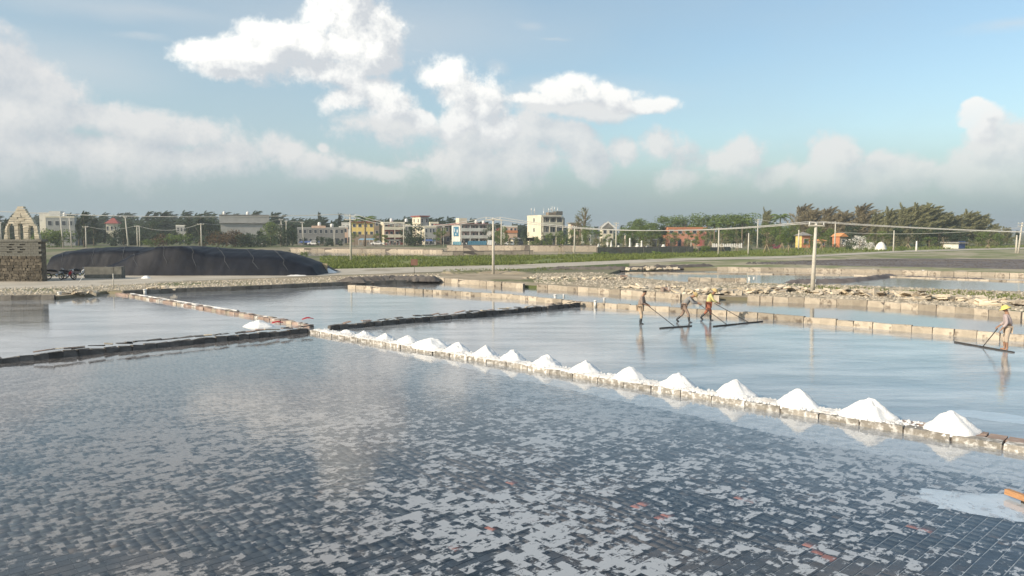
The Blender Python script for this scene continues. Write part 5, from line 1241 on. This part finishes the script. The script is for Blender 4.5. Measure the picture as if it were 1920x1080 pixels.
def proto(key, name, crown_v, mat, tr, extra=None):
    root = empty(name, (0, 0, 0)); link('crown', tri_mesh('crown', crown_v, mat), None, root)
    if tr: tr.build('trunk', M['bark'], root)
    if extra: extra(root)
    bpy.context.view_layer.update(); PROTO.setdefault(key, []).append(root)
for k in range(3): proto('broad_g', 'broadleaf_tree', broad_crown(9, 8, 3600, 0.42, 0.22, 20), M['leaf_green'], trunk_mb(9, .20, 6, 3, z0=.2))
for k in range(2): proto('broad_d', 'broadleaf_tree', broad_crown(9, 8, 3000, 0.45, 0.18, 18), M['leaf_dark'], trunk_mb(9, .22, 6, 3, z0=.2))
for k in range(3): proto('casu', 'casuarina_tree', casuarina_crown(12, 12.5, 9000, 0.5, 64, .62, .08), M['leaf_olive'], trunk_mb(12, .22, 9, 2.6, .8))
for k in range(2): proto('casu_dry', 'casuarina_tree', casuarina_crown(12, 14, 8500, 0.35, 64, .5, .08), M['leaf_dry'], trunk_mb(12, .22, 12, 3.2, .5))
for k in range(3): proto('casu_d', 'casuarina_tree', casuarina_crown(12, 6.0, 2600, 0.5, 40, .6), M['leaf_dark'], trunk_mb(12, .22, 7, 2, .8))
for k in range(2): proto('round', 'broadleaf_tree', broad_crown(6, 6.5, 2200, 0.38, 0.10, 16), M['leaf_dark'], trunk_mb(6, .16, 4, 2))
for k in range(2): proto('bare', 'bare_tree', casuarina_crown(12, 8, 1500, 0.1, 40, .45, .15), M['leaf_olive'], trunk_mb(12, .25, 18, 3.6, .2, z0=.2))
proto('palm', 'palm_tree', palm_crown(7, 2.8), M['leaf_green'], MB().tube([(0,0,-.2),(.2,0,3.5),(.1,0,7)], [.22,.16,.12], 8))
def stakes(n=4, hh=2.0, sp=1.1):
    def f(root):
        for q in range(n):
            a = 6.283*q/n+.5; MB().tube([(sp*math.cos(a), sp*math.sin(a), -.05), (.06*math.cos(a), .06*math.sin(a), hh)], .045, 5).build('stake', M['bamboo'], root)
    return f
for k in range(3): proto('sapling', 'staked_sapling', broad_crown(4.6, 2.2, 420, 0.26, 0.42, 8), M['leaf_green'], trunk_mb(4.6, .07, 5, .8, z0=.4), stakes())
for k in range(2): proto('sap_dry', 'staked_sapling', broad_crown(5.0, 2.4, 160, 0.22, 0.42, 8), M['leaf_dry'], trunk_mb(5.0, .08, 9, 1.1, z0=.3), stakes())
for k in range(3): proto('thin', 'young_tree', broad_crown(6, 3.4, 800, 0.30, 0.38, 9), M['leaf_green'], trunk_mb(6, .09, 6, 1.3, z0=.35))
for k in range(2): proto('bush', 'bush', broad_crown(2.2, 3.6, 900, 0.26, 0.02, 12), M['leaf_green'], None)
for k in range(2): proto('bush_d', 'bush', broad_crown(2.4, 3.8, 900, 0.26, 0.02, 12), M['leaf_dark'], None)
proto('bush_b', 'bush', broad_crown(2.4, 4.2, 900, 0.26, 0.02, 12), M['leaf_bronze'], None)
proto('bush_m', 'flowering_bush', broad_crown(1.6, 3.0, 700, 0.2, 0.02, 9), M['magenta'], None)
proto('bush_w', 'flowering_bush', broad_crown(2.6, 4.6, 700, 0.30, 0.05, 10), M['flower'], trunk_mb(2.6, .08, 7, 2.0, z0=.2))
proto('yucca', 'spiky_plant', palm_crown(.35, 1.3, 18), M['leaf_green'], None)
KINDH = dict(broad_g=9, broad_d=9, casu=12.6, casu_dry=12.6, casu_d=12.6, round=6, bare=12.6, palm=8, sapling=4.6, sap_dry=5, thin=6, bush=2.2, bush_d=2.4, bush_b=2.4, bush_m=1.6, bush_w=2.6, yucca=1.3)
cntk = {}
def tree(kind, px, D, ptop, label, wsc=1.0, group='trees behind the salt pans'):
    ps = PROTO[kind]; i = cntk.get(kind, 0); cntk[kind] = i+1; p = ps[i % len(ps)]
    h = ZP(ptop, D)-LZ; s = h/KINDH[kind]
    cat = 'bush' if 'bush' in kind or kind == 'yucca' else 'tree'
    mir = 1 if kind.startswith('casu') else random.choice((-1, 1))
    return clone(p, AT(px, D, LZ), 0 if kind.startswith('casu') else random.uniform(0, 6.28), (s*wsc*(1 if kind.startswith('casu') else 1), s*wsc, s), label, cat, group)
T = [
 # left
 ('casu_d',158,212,388,'tall dark casuarina standing highest behind the lower tarpaulin',1.1),('casu_d',148,222,400,'dark casuarina touching the left side of the tallest left one',1.0),('casu_d',176,226,402,'dark casuarina touching the right side of the tallest left one',1.0),
 ('bush',98,205,426,'green bush in front of the pale flat-roofed house',1.0),('bush',112,205,434,'olive bush right of the green bush by the pale house',1.0),
 ('casu_d',12,240,404,'dark tree behind the stepped gable at the left edge',1.3),('casu_d',-12,230,410,'dark tree cut by the left edge',1.3),
 ('broad_d',232,232,420,'dark tree right of the red-roofed cream house',1.0),('broad_d',180,240,424,'dark tree left of the red-roofed cream house',1.0),
 ('broad_d',286,236,416,'dark rounded tree behind the peak of the big tarpaulin',1.1),('casu_d',305,300,390,'casuarina with a tuft sticking out above the left wood',1.2),
 ('casu_d',352,240,404,'dark casuarina left of the long grey-roofed building',1.2),('casu_d',374,236,400,'taller dark casuarina beside the long grey-roofed building',1.2),('broad_d',392,238,414,'dark tree touching the bright end wall of the grey-roofed building',.9),
 ('bush',292,206,444,'olive bush above the big tarpaulin, leftmost of its row',1.2),('bush_b',312,206,442,'bronze bush above the big tarpaulin',1.3),('bush',334,206,441,'yellow-green bush above the big tarpaulin',1.2),
 ('bush_b',412,206,438,'red-brown bush left below the grey-roofed building',1.3),('bush_b',430,206,436,'red-brown bush in the middle below the grey-roofed building',1.3),('bush_d',450,206,440,'dark bush right of the red-brown bushes',1.3),('bush_d',470,206,442,'dark bush below the grey-roofed building',1.3),('bush_d',492,206,444,'dark low bush left of the bright green tree',1.3),
 ('broad_g',508,222,418,'bright green tree at the right end of the grey-roofed building',.9),('round',527,218,419,'dark green tree right of the bright green tree',.9),('casu_d',548,226,416,'dark tree at the left end of the grey row house',.9),
 ('casu_d',598,330,391,'slim casuarina spire standing above the wood over the grey row house',.5),('casu_d',636,330,392,'feathery casuarina top left of the yellow house',.6),
 ('bush_d',612,222,446,'dark bush before the grey row house',1.1),('palm',684,222,402,'palm tree in front of the yellow-topped house',1.3),
 ('thin',665,214,436,'young tree below the palm, right of the brine pole',1.0),('thin',705,214,438,'young tree left of the pink house',1.0),('thin',722,212,436,'young tree below the blank white end wall',1.0),
 ('round',778,224,423,'round dark tree in front of the cream tower house',1.15),('round',766,226,430,'smaller round dark tree beside the pole of the pink house',.9),
 ('thin',828,216,428,'olive young tree left of the blue-sign house',1.1),('thin',818,218,436,'pale young tree below the low brown-roofed house',1.1),
 ('round',922,240,424,'tree with pale orange leaves right of the balconies',.8),('broad_g',945,222,427,'bright green tree right of the middle utility pole',.55),('broad_g',934,228,432,'green tree behind the middle utility pole',.6),('broad_d',984,236,434,'dark tree left of the tall white block',.6),
 ('bare',1018,226,432,'small bare-branched tree in front of the tall white block',.45),('thin',1004,214,440,'leafy young tree before the foot of the white block',1.0),
 # centre
 ('bare',1097,226,380,'tall thin-leaved tree standing alone right of the white block',.95),('bare',1084,230,396,'lower thin-leaved tree leaning on the tall lone one',.8),
 ('broad_g',1030,222,438,'green tree below the balconies of the tall white block',.75),('broad_g',1052,220,434,'green tree right below the tall white block',.75),('broad_g',1072,224,430,'green tree behind the pole left of the white gable',.8),
 ('broad_g',1102,216,426,'green tree left of the white-gabled house',.8),('thin',1118,212,430,'young tree before the white-gabled house',1.2),('thin',1140,206,440,'olive young tree before the white gable',1.1),
 ('broad_g',1168,214,428,'green tree right of the two-armed pole by the white gable',.8),('broad_g',1186,218,426,'green tree behind the tall slim white pillar',.8),('broad_g',1206,214,424,'green tree behind the thick pale pillar',.8),('broad_g',1226,220,428,'green tree left of the brick building',.8),
 ('broad_d',1240,216,424,'dark green tree touching the left end of the brick building',.7),
 ('thin',1262,204,430,'young tree before the left end of the brick building',1.1),('thin',1290,204,432,'young tree before the middle of the brick building',1.1),('thin',1318,204,428,'young tree before the right end of the brick building',1.0),
 ('broad_g',1200,290,412,'green crown above the trees left of the brick building',1.5),('broad_g',1250,280,408,'green crown rising behind the left end of the brick building',1.5),('broad_g',1285,275,407,'green crown rising behind the brick building',1.5),('broad_g',1325,270,403,'tall green crown right behind the brick building',1.6),('broad_g',1365,262,405,'wide green crown behind the palm right of the brick building',1.6),('broad_g',1400,258,404,'green crown behind the two-crossarm pole',1.5),
 ('palm',1392,216,408,'palm tree behind the white fence',1.0),('palm',1340,224,414,'pale palm right of the brick building',1.2),
 ('sap_dry',1332,196,432,'brownish sapling left of the white fence',1.2),('thin',1362,206,425,'tall thin tree behind the white fence',1.1),('bare',1380,208,424,'brown leafless tree behind the right end of the white fence',.5),
 ('casu',1432,232,388,'single casuarina spire above the green trees left of the nearest pole',.62),('palm',1462,226,398,'palm with brown fronds left of the big casuarinas',1.0),
 ('broad_g',1440,212,420,'green tree right of the two-crossarm pole',.85),('broad_g',1462,204,424,'light green tree left of the thatched pavilion',.85),('broad_g',1484,208,422,'green tree touching the thatched pavilion',.85),('round',1425,200,436,'dark green tree beside the short bare pole',.8),
 ('broad_g',1530,226,424,'green tree directly behind the nearest pole',.9),('broad_g',1556,214,430,'green tree behind the orange kiosk',.8),('broad_d',1600,222,424,'dark tree behind the steep orange pavilion',.9),
 # right mass
 ('casu_dry',1502,250,381,'brown casuarina, leftmost of the tall group at the right',1.35),('casu_dry',1524,246,388,'pale brown casuarina behind the nearest pole top',1.35),('casu_dry',1550,244,386,'thin brown casuarina right of the nearest pole',1.35),('casu_dry',1580,240,392,'greyish casuarina above the orange pavilion',1.35),
 ('casu_dry',1612,238,380,'pale casuarina with a spiky top above the white blossom',1.35),('casu',1640,232,392,'olive casuarina above the white tent',.95),('casu',1664,226,387,'olive casuarina left of the highest crown',1.0),('casu',1690,222,380,'dense olive casuarina just left of the highest crown',1.05),('casu',1718,220,375,'tallest dense casuarina at the right',1.1),
 ('casu',1740,222,380,'dense casuarina right of the tallest one',1.05),('casu',1762,226,392,'lower casuarina in the dip right of the tallest one',1.1),('casu',1786,228,397,'casuarina above the blue-walled shed',1.1),('casu',1812,230,392,'casuarina left of the last high crown',1.1),('casu',1834,230,396,'last high casuarina before the open sky',1.0),
 ('casu',1858,240,416,'low casuarina sloping down right of the last high crown',1.1),('casu',1882,250,424,'small distant casuarina near the right edge',1.1),('casu_d',1905,280,430,'tiny dark casuarina at the right edge',1.3),
 ('broad_d',1680,206,428,'dark green tree behind the white short post',.9),('broad_d',1720,206,424,'dark tree filling below the tallest casuarina',1.0),('broad_d',1760,208,428,'dark tree left of the blue-walled shed',1.0),('broad_d',1800,212,430,'dark tree behind the blue-walled shed',1.0),('broad_g',1840,212,434,'green tree right of the blue-walled shed',1.0),('broad_g',1870,220,438,'low green tree near the right edge',1.0),
 ('thin',1655,182,434,'light green tree above the white tent',1.3),('thin',1628,186,438,'light tree beside the white blossom',1.3),('thin',1742,182,440,'yellowish young tree right of the white post',1.4),('sap_dry',1702,180,440,'dry yellow sapling behind the white post',1.5),('sap_dry',1768,182,444,'dry sapling left of the blue-walled shed',1.6),('sap_dry',1852,186,446,'dry sapling right of the blue-walled shed',1.5),('broad_d',1606,192,446,'dark shrub-like tree right of the steep orange pavilion',.5),
 # roadside saplings with stakes
 ('sapling',1303,160,440,'staked sapling before the brick building',1.0),('sap_dry',1352,158,436,'staked sapling in front of the white fence',1.0),('sap_dry',1382,160,444,'dry staked sapling at the right end of the white fence',1.0),('sap_dry',1437,148,434,'staked sapling right of the short bare pole',1.0),('sapling',1466,170,438,'staked sapling before the light green tree',1.0),('sapling',1478,152,442,'staked sapling nearer the road, left of the thatched pavilion',1.0),('sapling',1513,158,446,'staked sapling just left of the nearest pole',1.0),('sapling',1540,168,444,'staked sapling just right of the nearest pole',1.0),
 ('sapling',1052,150,448,'staked sapling left of the white gable on the grass',.9),('sapling',1022,166,450,'staked sapling below the tall white block',.9),
 # bushes
 ('bush',1300,152,464,'bush on the grass before the brick building',1.0),('bush',1322,150,462,'wide bush left of the white fence',1.1),('bush_d',1360,184,463,'dark hedge bush below the white fence',1.0),('bush_d',1376,184,463,'dark hedge bush at the right end of the white fence',1.0),('bush_d',1408,172,462,'dark green bush by the short bare pole',.9),
 ('bush_m',1455,186,458,'magenta flowering bush below the light green tree',1.0),('bush_b',1440,188,457,'pinkish bush left of the magenta one',1.0),
 ('bush_w',1612,178,446,'white blossoming bush left of the white tent',1.15),('bush_w',1634,176,456,'lower white blossoming bush touching the white tent',.9),
 ('bush_d',1592,176,456,'dark round bush left of the white blossom',1.1),('bush',1690,166,460,'low bush right of the white tent',1.0),('bush_d',1570,182,458,'dark bush below the steep orange pavilion',1.1),('bush',1530,190,456,'green bush behind the nearest pole',1.1),
 ('yucca',1232,139,463,'spiky light green plant at the right end of the dark wall',.9),('yucca',1134,139,465,'spiky pale plant at the left end of the dark wall',.9),('yucca',1118,138,468,'small spiky plant left of the dark wall',.9),('bush',1005,206,447,'green bush by the foot of the white block',.9),('bush_d',1024,206,448,'dark green bush at the foot of the white block',.9),
 ('bush',570,118,473,'weedy bush right behind the end of the tarpaulin',.9),
]
for (kd, px, D, top, lab, ws) in T: tree(kd, px, D, top, lab, ws)

# the far wood: reads as one mass
def raw(kind, i): return PROTO[kind][i % len(PROTO[kind])]
def crown_arr(o):
    me = [c_ for c_ in o.children if c_.name.startswith('crown')][0].data
    a = np.empty(len(me.vertices)*3, dtype=np.float32); me.vertices.foreach_get('co', a); return a.reshape(-1, 3)
proto('far_a', 'casuarina_tree', casuarina_crown(12, 7, 520, 0.6, 26, 1.25, .05), M['leaf_dark'], None)
proto('far_b', 'casuarina_tree', casuarina_crown(12, 5, 420, 0.8, 22, 1.15, .05), M['leaf_dark'], None)
proto('far_c', 'broadleaf_tree', broad_crown(9, 9, 520, 1.1, 0.05, 16), M['leaf_dark'], None)
fa = [crown_arr(PROTO[k][0]) for k in ('far_a', 'far_b', 'far_c')]
for k in ('far_a', 'far_b', 'far_c'):
    for c_ in list(PROTO[k][0].children): bpy.data.objects.remove(c_)
    bpy.data.objects.remove(PROTO[k][0])
topl = itp([(-300,402),(0,402),(60,402),(150,400),(300,395),(380,398),(480,397),(560,405),(640,409),(700,408),(780,407),(870,409),(960,418),(1080,420),(1160,420),(1250,418),(1500,415),(1850,425),(1960,436),(2300,438)])
def far_wood(name, n, x0, x1, D0, D1, label, drop=0, mat=M['leaf_dark']):
    V_ = []
    for i in range(n):
        px = x0 + (x1-x0)*(i+random.random())/n; D = random.uniform(D0, D1); v = fa[random.choice((0, 0, 1, 2))].copy()
        tp = topl(px) + drop + random.uniform(-6, 8)*(.6 if drop else 1) ; h = max(2.5, ZP(tp, D)-LZ); s = h/12.0; c = AT(px, D, LZ); a = random.uniform(-.5, .5)
        if v is fa[2]: s *= 1.3
        x = v[:, 0]*math.cos(a)-v[:, 1]*math.sin(a); y = v[:, 0]*math.sin(a)+v[:, 1]*math.cos(a)
        V_.append(np.stack([x*s*1.25+c.x, y*s*1.25+c.y, v[:, 2]*s+LZ], 1))
    return tag(link(name, tri_mesh(name, np.concatenate(V_), mat)), label, 'wood', None, 'stuff')
far_wood('forest', 210, -260, 900, 330, 460, 'far wood of dark casuarinas behind the town')
far_wood('forest', 110, -260, 700, 275, 320, 'nearer dark belt of trees behind the left houses', 12)
far_wood('forest', 110, 560, 1000, 305, 345, 'belt of trees rising directly behind the middle row of houses', 3)
far_wood('forest', 130, 860, 2250, 360, 520, 'far tree line behind the right half of the village', 2)
far_wood('forest', 90, 1230, 1900, 255, 300, 'green mass of trees filling behind the right-hand saplings', 14, M['leaf_green'])
far_wood('undergrowth', 130, -200, 640, 222, 262, 'low dark scrub between the tarpaulins and the houses', 36, M['leaf_dark'])
far_wood('undergrowth', 120, 940, 1900, 200, 250, 'low olive scrub under the roadside trees', 26, M['leaf_olive'])

# ------------------------------------------------------------------ people
def skin_obj(name, V_, E_, RR, mat, parent, sub=1, root=0):
    me = bpy.data.meshes.new(name); me.from_pydata([tuple(v) for v in V_], E_, [])
    tmp = bpy.data.objects.new(name, me); COL.objects.link(tmp)
    md = tmp.modifiers.new('s', 'SKIN'); md.use_smooth_shade = True
    sv = me.skin_vertices[0].data
    for i, r_ in enumerate(RR):
        sv[i].radius = (r_, r_) if not isinstance(r_, tuple) else r_; sv[i].use_root = (i == root)
    sb = tmp.modifiers.new('u', 'SUBSURF'); sb.levels = sub; sb.render_levels = sub
    dg = bpy.context.evaluated_depsgraph_get(); m2 = bpy.data.meshes.new_from_object(tmp.evaluated_get(dg)); m2.name = name
    bpy.data.objects.remove(tmp); m2.materials.clear(); m2.materials.append(mat)
    return link(name, m2, None, parent)
SKINM = pm('skin', (0.30,0.17,0.11), (0.36,0.21,0.14), 6, .6, 0)
HAIR = pm('hair', (0.015,0.013,0.012), None, 6, .6, 0)
BOOT = pm('rubber_boot', (0.022,0.026,0.030), (0.035,0.04,0.045), 5, .35, 0, spec=.6)
STRAW = pm('straw', (0.62,0.44,0.18), (0.70,0.54,0.28), 12, .85, .3, 40)
EYE = pm('eye', (0.02,0.02,0.02), None, 6, .3, 0)
def person(loc, rz, J, cl, label):
    """J joints in body space (forward = +x); cl: materials"""
    root = empty('person', loc, rz, label, 'person'); V_, E_, RR = [], [], []
    def v(p, r_): V_.append(Vector(p)); RR.append(r_); return len(V_)-1
    def e(a, b): E_.append((a, b))
    J = {k: Vector(q) for k, q in J.items()}
    pel = v(J['pel'], (.13,.15)); sp = v(J['pel'].lerp(J['chest'], .5), (.11,.13)); ch = v(J['chest'], (.12,.15)); nk = v(J['neck'], .055)
    e(pel, sp); e(sp, ch); e(ch, nk)
    hd = J['head']; up = (hd - J['neck']).normalized(); fw = J.get('face', Vector((1,0,0))).normalized(); fw = (fw - up*fw.dot(up)).normalized(); sd_ = up.cross(fw)
    h1 = v(hd - up*.06 + fw*.01, (.068,.066)); h2 = v(hd + up*.02, (.092,.078)); h3 = v(hd + up*.09, (.07,.065)); e(nk, h1); e(h1, h2); e(h2, h3)
    nz = v(hd + fw*.112 - up*.015, .013); e(h2, nz)
    for s in (-1, 1):
        er = v(hd + sd_*s*.085 - up*.01, .018); e(h2, er)
    for s, n_ in ((1, 'L'), (-1, 'R')):
        sh = v(J['sh'+n_], .058); el = v(J['el'+n_], .042); wr = v(J['wr'+n_], .028); e(ch, sh); e(sh, el); e(el, wr)
        d = (J['wr'+n_]-J['el'+n_]).normalized(); pm_ = v(J['wr'+n_] + d*.075, (.038,.022)); e(wr, pm_); lat = d.cross(Vector((0,0,1))).normalized() if abs(d.z) < .9 else Vector((0,1,0))
        for q, ln in enumerate((.062,.075,.070,.055)):
            o_ = lat*((q-1.5)*.022); a = v(J['wr'+n_] + d*.10 + o_, .010); b = v(J['wr'+n_] + d*(.10+ln*.6) + o_ + Vector((.012,0,-.022)), .009); c_ = v(J['wr'+n_] + d*(.10+ln*.75) + o_ + Vector((.005,0,-.05)), .008); e(pm_, a); e(a, b); e(b, c_)
        t1 = v(J['wr'+n_] + d*.05 - lat*.045, .011); t2 = v(J['wr'+n_] + d*.09 - lat*.05 + Vector((0,0,-.03)), .009); e(wr, t1); e(t1, t2)
        hp = v(J['hp'+n_], .085); kn = v(J['kn'+n_], .056); an = v(J['an'+n_], .040); to = v(J['to'+n_], .034); e(pel, hp); e(hp, kn); e(kn, an); e(an, to)
    skin_obj('body', V_, E_, RR, SKINM, root)
    for s in (-1, 1): MB().lathe([(.001,-.011),(.009,-.006),(.011,0),(.009,.006),(.001,.011)], 8, Matrix.Translation(hd + fw*.082 + sd_*s*.030 + up*.012)).build('eye', EYE, root)
    # shirt
    V2 = [J['pel'] + (J['chest']-J['pel'])*.02, J['pel'].lerp(J['chest'], .5), J['chest'], J['chest'].lerp(J['neck'], .75)]; R2 = [(.155,.175),(.14,.16),(.15,.175),.075]; E2 = [(0,1),(1,2),(2,3)]
    for n_ in 'LR':
        i = len(V2); full = cl.get('long', True); V2 += [J['sh'+n_], J['el'+n_], J['el'+n_].lerp(J['wr'+n_], .85 if full else .05)]; R2 += [.075, .060, .045 if full else .058]; E2 += [(2, i), (i, i+1), (i+1, i+2)]
    skin_obj('shirt', V2, E2, R2, cl['shirt'], root)
    V3 = [J['pel'] - (J['chest']-J['pel'])*.05]; R3 = [(.150,.165)]; E3 = []
    for n_ in 'LR':
        i = len(V3); t = cl.get('leg', .75); V3 += [J['hp'+n_], J['kn'+n_], J['kn'+n_].lerp(J['an'+n_], t)]; R3 += [.108, .078, .066]; E3 += [(0, i), (i, i+1), (i+1, i+2)]
    skin_obj('trousers', V3, E3, R3, cl['trousers'], root)
    if cl.get('boots'):
        for n_ in 'LR':
            a = J['kn'+n_].lerp(J['an'+n_], .25); skin_obj('boot', [a, J['an'+n_], J['to'+n_]], [(0,1),(1,2)], [.066, .055, .048], cl['boots'], root)
    Mx = Matrix.Translation(hd) @ Matrix((sd_, -fw, up)).transposed().to_4x4() if True else None
    if cl.get('hair', True):
        mb = MB(); vs = []
        for i in range(7):
            th = i/6*1.65
            for k in range(14):
                a = 6.283*k/14; bk = 1.0 if math.cos(a-math.pi) > -.2 else .62
                t2_ = th*(bk if i > 2 else 1); vs.append(hd + up*(.02+.125*math.cos(t2_)) + (sd_*math.sin(a)*.090 + fw*math.cos(a)*.106 - fw*.010)*math.sin(t2_))
        mb.add(vs, [(i*14+k, (i+1)*14+k, (i+1)*14+(k+1)%14, i*14+(k+1)%14) for i in range(6) for k in range(14)], True).build('hair', HAIR, root)
    if cl.get('hat'):
        R4 = Matrix((sd_, fw.cross(up)*0 + up.cross(sd_)*-1, up)).transposed().to_4x4()
        ax = Matrix.Identity(4); 
        for i_, col_ in enumerate((sd_, fw, up)): 
            for j_ in range(3): ax[j_][i_] = col_[j_]
        MB().lathe([(.205,.035),(.21,.045),(.13,.075),(.115,.14),(.07,.165),(.01,.17)], 18, Matrix.Translation(hd) @ ax).build('hat', cl['hat'], root)
    return root
def cloth(n, a, b=None): return pm(n, a, b or tuple(x*1.2 for x in a), 5, .9, .3, 25)
base = dict(pel=(0,0,.88), chest=(.08,0,1.24), neck=(.13,0,1.41), head=(.20,0,1.53), face=Vector((1,0,-.5)),
    shL=(.10,.17,1.33), shR=(.10,-.17,1.33), elL=(.16,.23,1.06), elR=(.16,-.23,1.06), wrL=(.34,.10,.99), wrR=(.38,-.10,.96),
    hpL=(0,.09,.84), hpR=(0,-.09,.84), knL=(.05,.10,.46), knR=(.10,-.10,.46), anL=(-.04,.11,.07), anR=(.06,-.11,.07), toL=(.12,.12,.035), toR=(.22,-.12,.035))
fl = -0.05
g = G(1200, 607); person((g.x, g.y, fl), R(-25), base, dict(shirt=cloth('taupe_shirt', (0.25,0.20,0.17)), trousers=cloth('khaki_trousers', (0.46,0.36,0.26)), boots=BOOT, long=False, leg=.45),
    'bareheaded worker in taupe shirt, khaki trousers and black boots, looking down at his hands')
j = dict(base); j.update(pel=(-.05,0,.90), chest=(.18,0,1.18), neck=(.32,0,1.30), head=(.44,0,1.38), shL=(.22,.17,1.25), shR=(.22,-.17,1.25), elL=(.42,.20,1.05), elR=(.40,-.22,1.04), wrL=(.64,.12,1.00), wrR=(.62,-.10,.98),
    hpL=(-.05,.09,.84), hpR=(-.05,-.09,.84), knL=(-.10,.10,.47), knR=(.17,-.10,.48), anL=(-.42,.11,.13), anR=(.22,-.11,.07), toL=(-.28,.12,.04), toR=(.38,-.12,.035))
g = G(1284, 604); person((g.x, g.y, fl), R(-18), j, dict(shirt=cloth('grey_shirt', (0.22,0.22,0.22)), trousers=cloth('brown_trousers', (0.27,0.20,0.16)), boots=BOOT, hat=STRAW, leg=.5),
    'worker in grey shirt and straw hat bending forward in black boots')
j = dict(base); j.update(pel=(-.02,0,.88), chest=(.12,0,1.20), neck=(.20,0,1.36), head=(.27,0,1.48), elL=(.10,.25,1.04), elR=(.28,-.22,1.04), wrL=(.32,.14,.95), wrR=(.46,-.08,.95),
    knL=(-.10,.10,.47), anL=(-.40,.11,.14), toL=(-.26,.12,.05), knR=(.12,-.10,.47), anR=(.12,-.11,.07), toR=(.28,-.12,.035))
g = G(1328, 600); person((g.x, g.y, fl), R(-22), j, dict(shirt=cloth('yellow_shirt', (0.55,0.50,0.22)), trousers=cloth('rust_trousers', (0.34,0.13,0.08)), boots=BOOT, hat=STRAW, leg=.4),
    'worker in yellow-green shirt, rust trousers and straw hat, stepping right')
j = dict(base); j.update(pel=(0,0,.90), chest=(.02,0,1.26), neck=(.05,0,1.43), head=(.10,0,1.55), elL=(.06,.26,1.06), elR=(.08,-.25,1.06), wrL=(.20,.25,.86), wrR=(.26,-.14,.92), anL=(.0,.12,.07), toL=(.16,.13,.035), knL=(.04,.11,.47))
g = G(1888, 655); person((g.x, g.y, fl), R(152), j, dict(shirt=cloth('mauve_shirt', (0.40,0.33,0.32)), trousers=cloth('beige_trousers', (0.46,0.38,0.30)), hat=pm('yellow_hat', (0.68,0.55,0.14), (0.74,0.62,0.22), 5, .7, .1), leg=.42),
    'worker with a yellow hat, mauve shirt and rolled beige trousers at the right edge')
def rake(hand, a, b, jpt, label, wd=.05):
    a, b, jn = Vector(a), Vector(b), Vector(jpt); c = (a+b)/2; root = empty('salt_rake', (jn.x, jn.y, 0), 0, label, 'salt rake', 'wooden salt rakes')
    o = root.location; d = (b-a).normalized(); rz = math.atan2(d.y, d.x); L = (b-a).length
    MB().box(-L/2, L/2, -wd/2, wd/2, -.045, .045, j=.004).build('scraper_board', M['dark_wood'], root, loc=(c.x-o.x, c.y-o.y, 0), rot=(0, 0, rz))
    MB().tube([(0,0,.05), tuple(hand - o)], .018, 6).build('handle', M['dark_wood'], root)
def hand_at(px, py, D): return Vector((PX(px, D, .9), D, ZP(py, D)))
rake(hand_at(1211, 570, 35.5), G(1237,616), G(1297,611.5), G(1264,613.5), 'dark rake pulled by the bareheaded worker')
rake(hand_at(1305, 566, 36.4), G(1337,612.5), G(1382,608), G(1362,610), 'dark rake of the grey-shirted worker')
rake(hand_at(1340, 569, 37.4), G(1383.5,607.8), G(1430,603), G(1403,606), 'dark rake of the yellow-shirted worker')
rake(hand_at(1871, 616, 28.2), G(1790,642), G(1901,661.5), G(1843,652), 'long dark rake in front of the worker with the yellow hat', .07)

# ------------------------------------------------------------------ thin coastal haze
hm = bpy.data.materials.new('haze'); hm.use_nodes = True; hm.node_tree.nodes.clear(); ht = NT(hm.node_tree)
hv = ht.n('ShaderNodeVolumePrincipled'); hv.inputs['Color'].default_value = (0.80, 0.86, 0.92, 1); hv.inputs['Density'].default_value = 0.00045; hv.inputs['Anisotropy'].default_value = 0.2
ho = ht.n('ShaderNodeOutputMaterial'); hm.node_tree.links.new(hv.outputs[0], ho.inputs['Volume'])
tag(MB().box(-3200, 3200, -80, 5200, -1.3, 24).build('haze', hm), 'thin pale haze lying over the salt pans and village', 'haze', None, 'stuff')
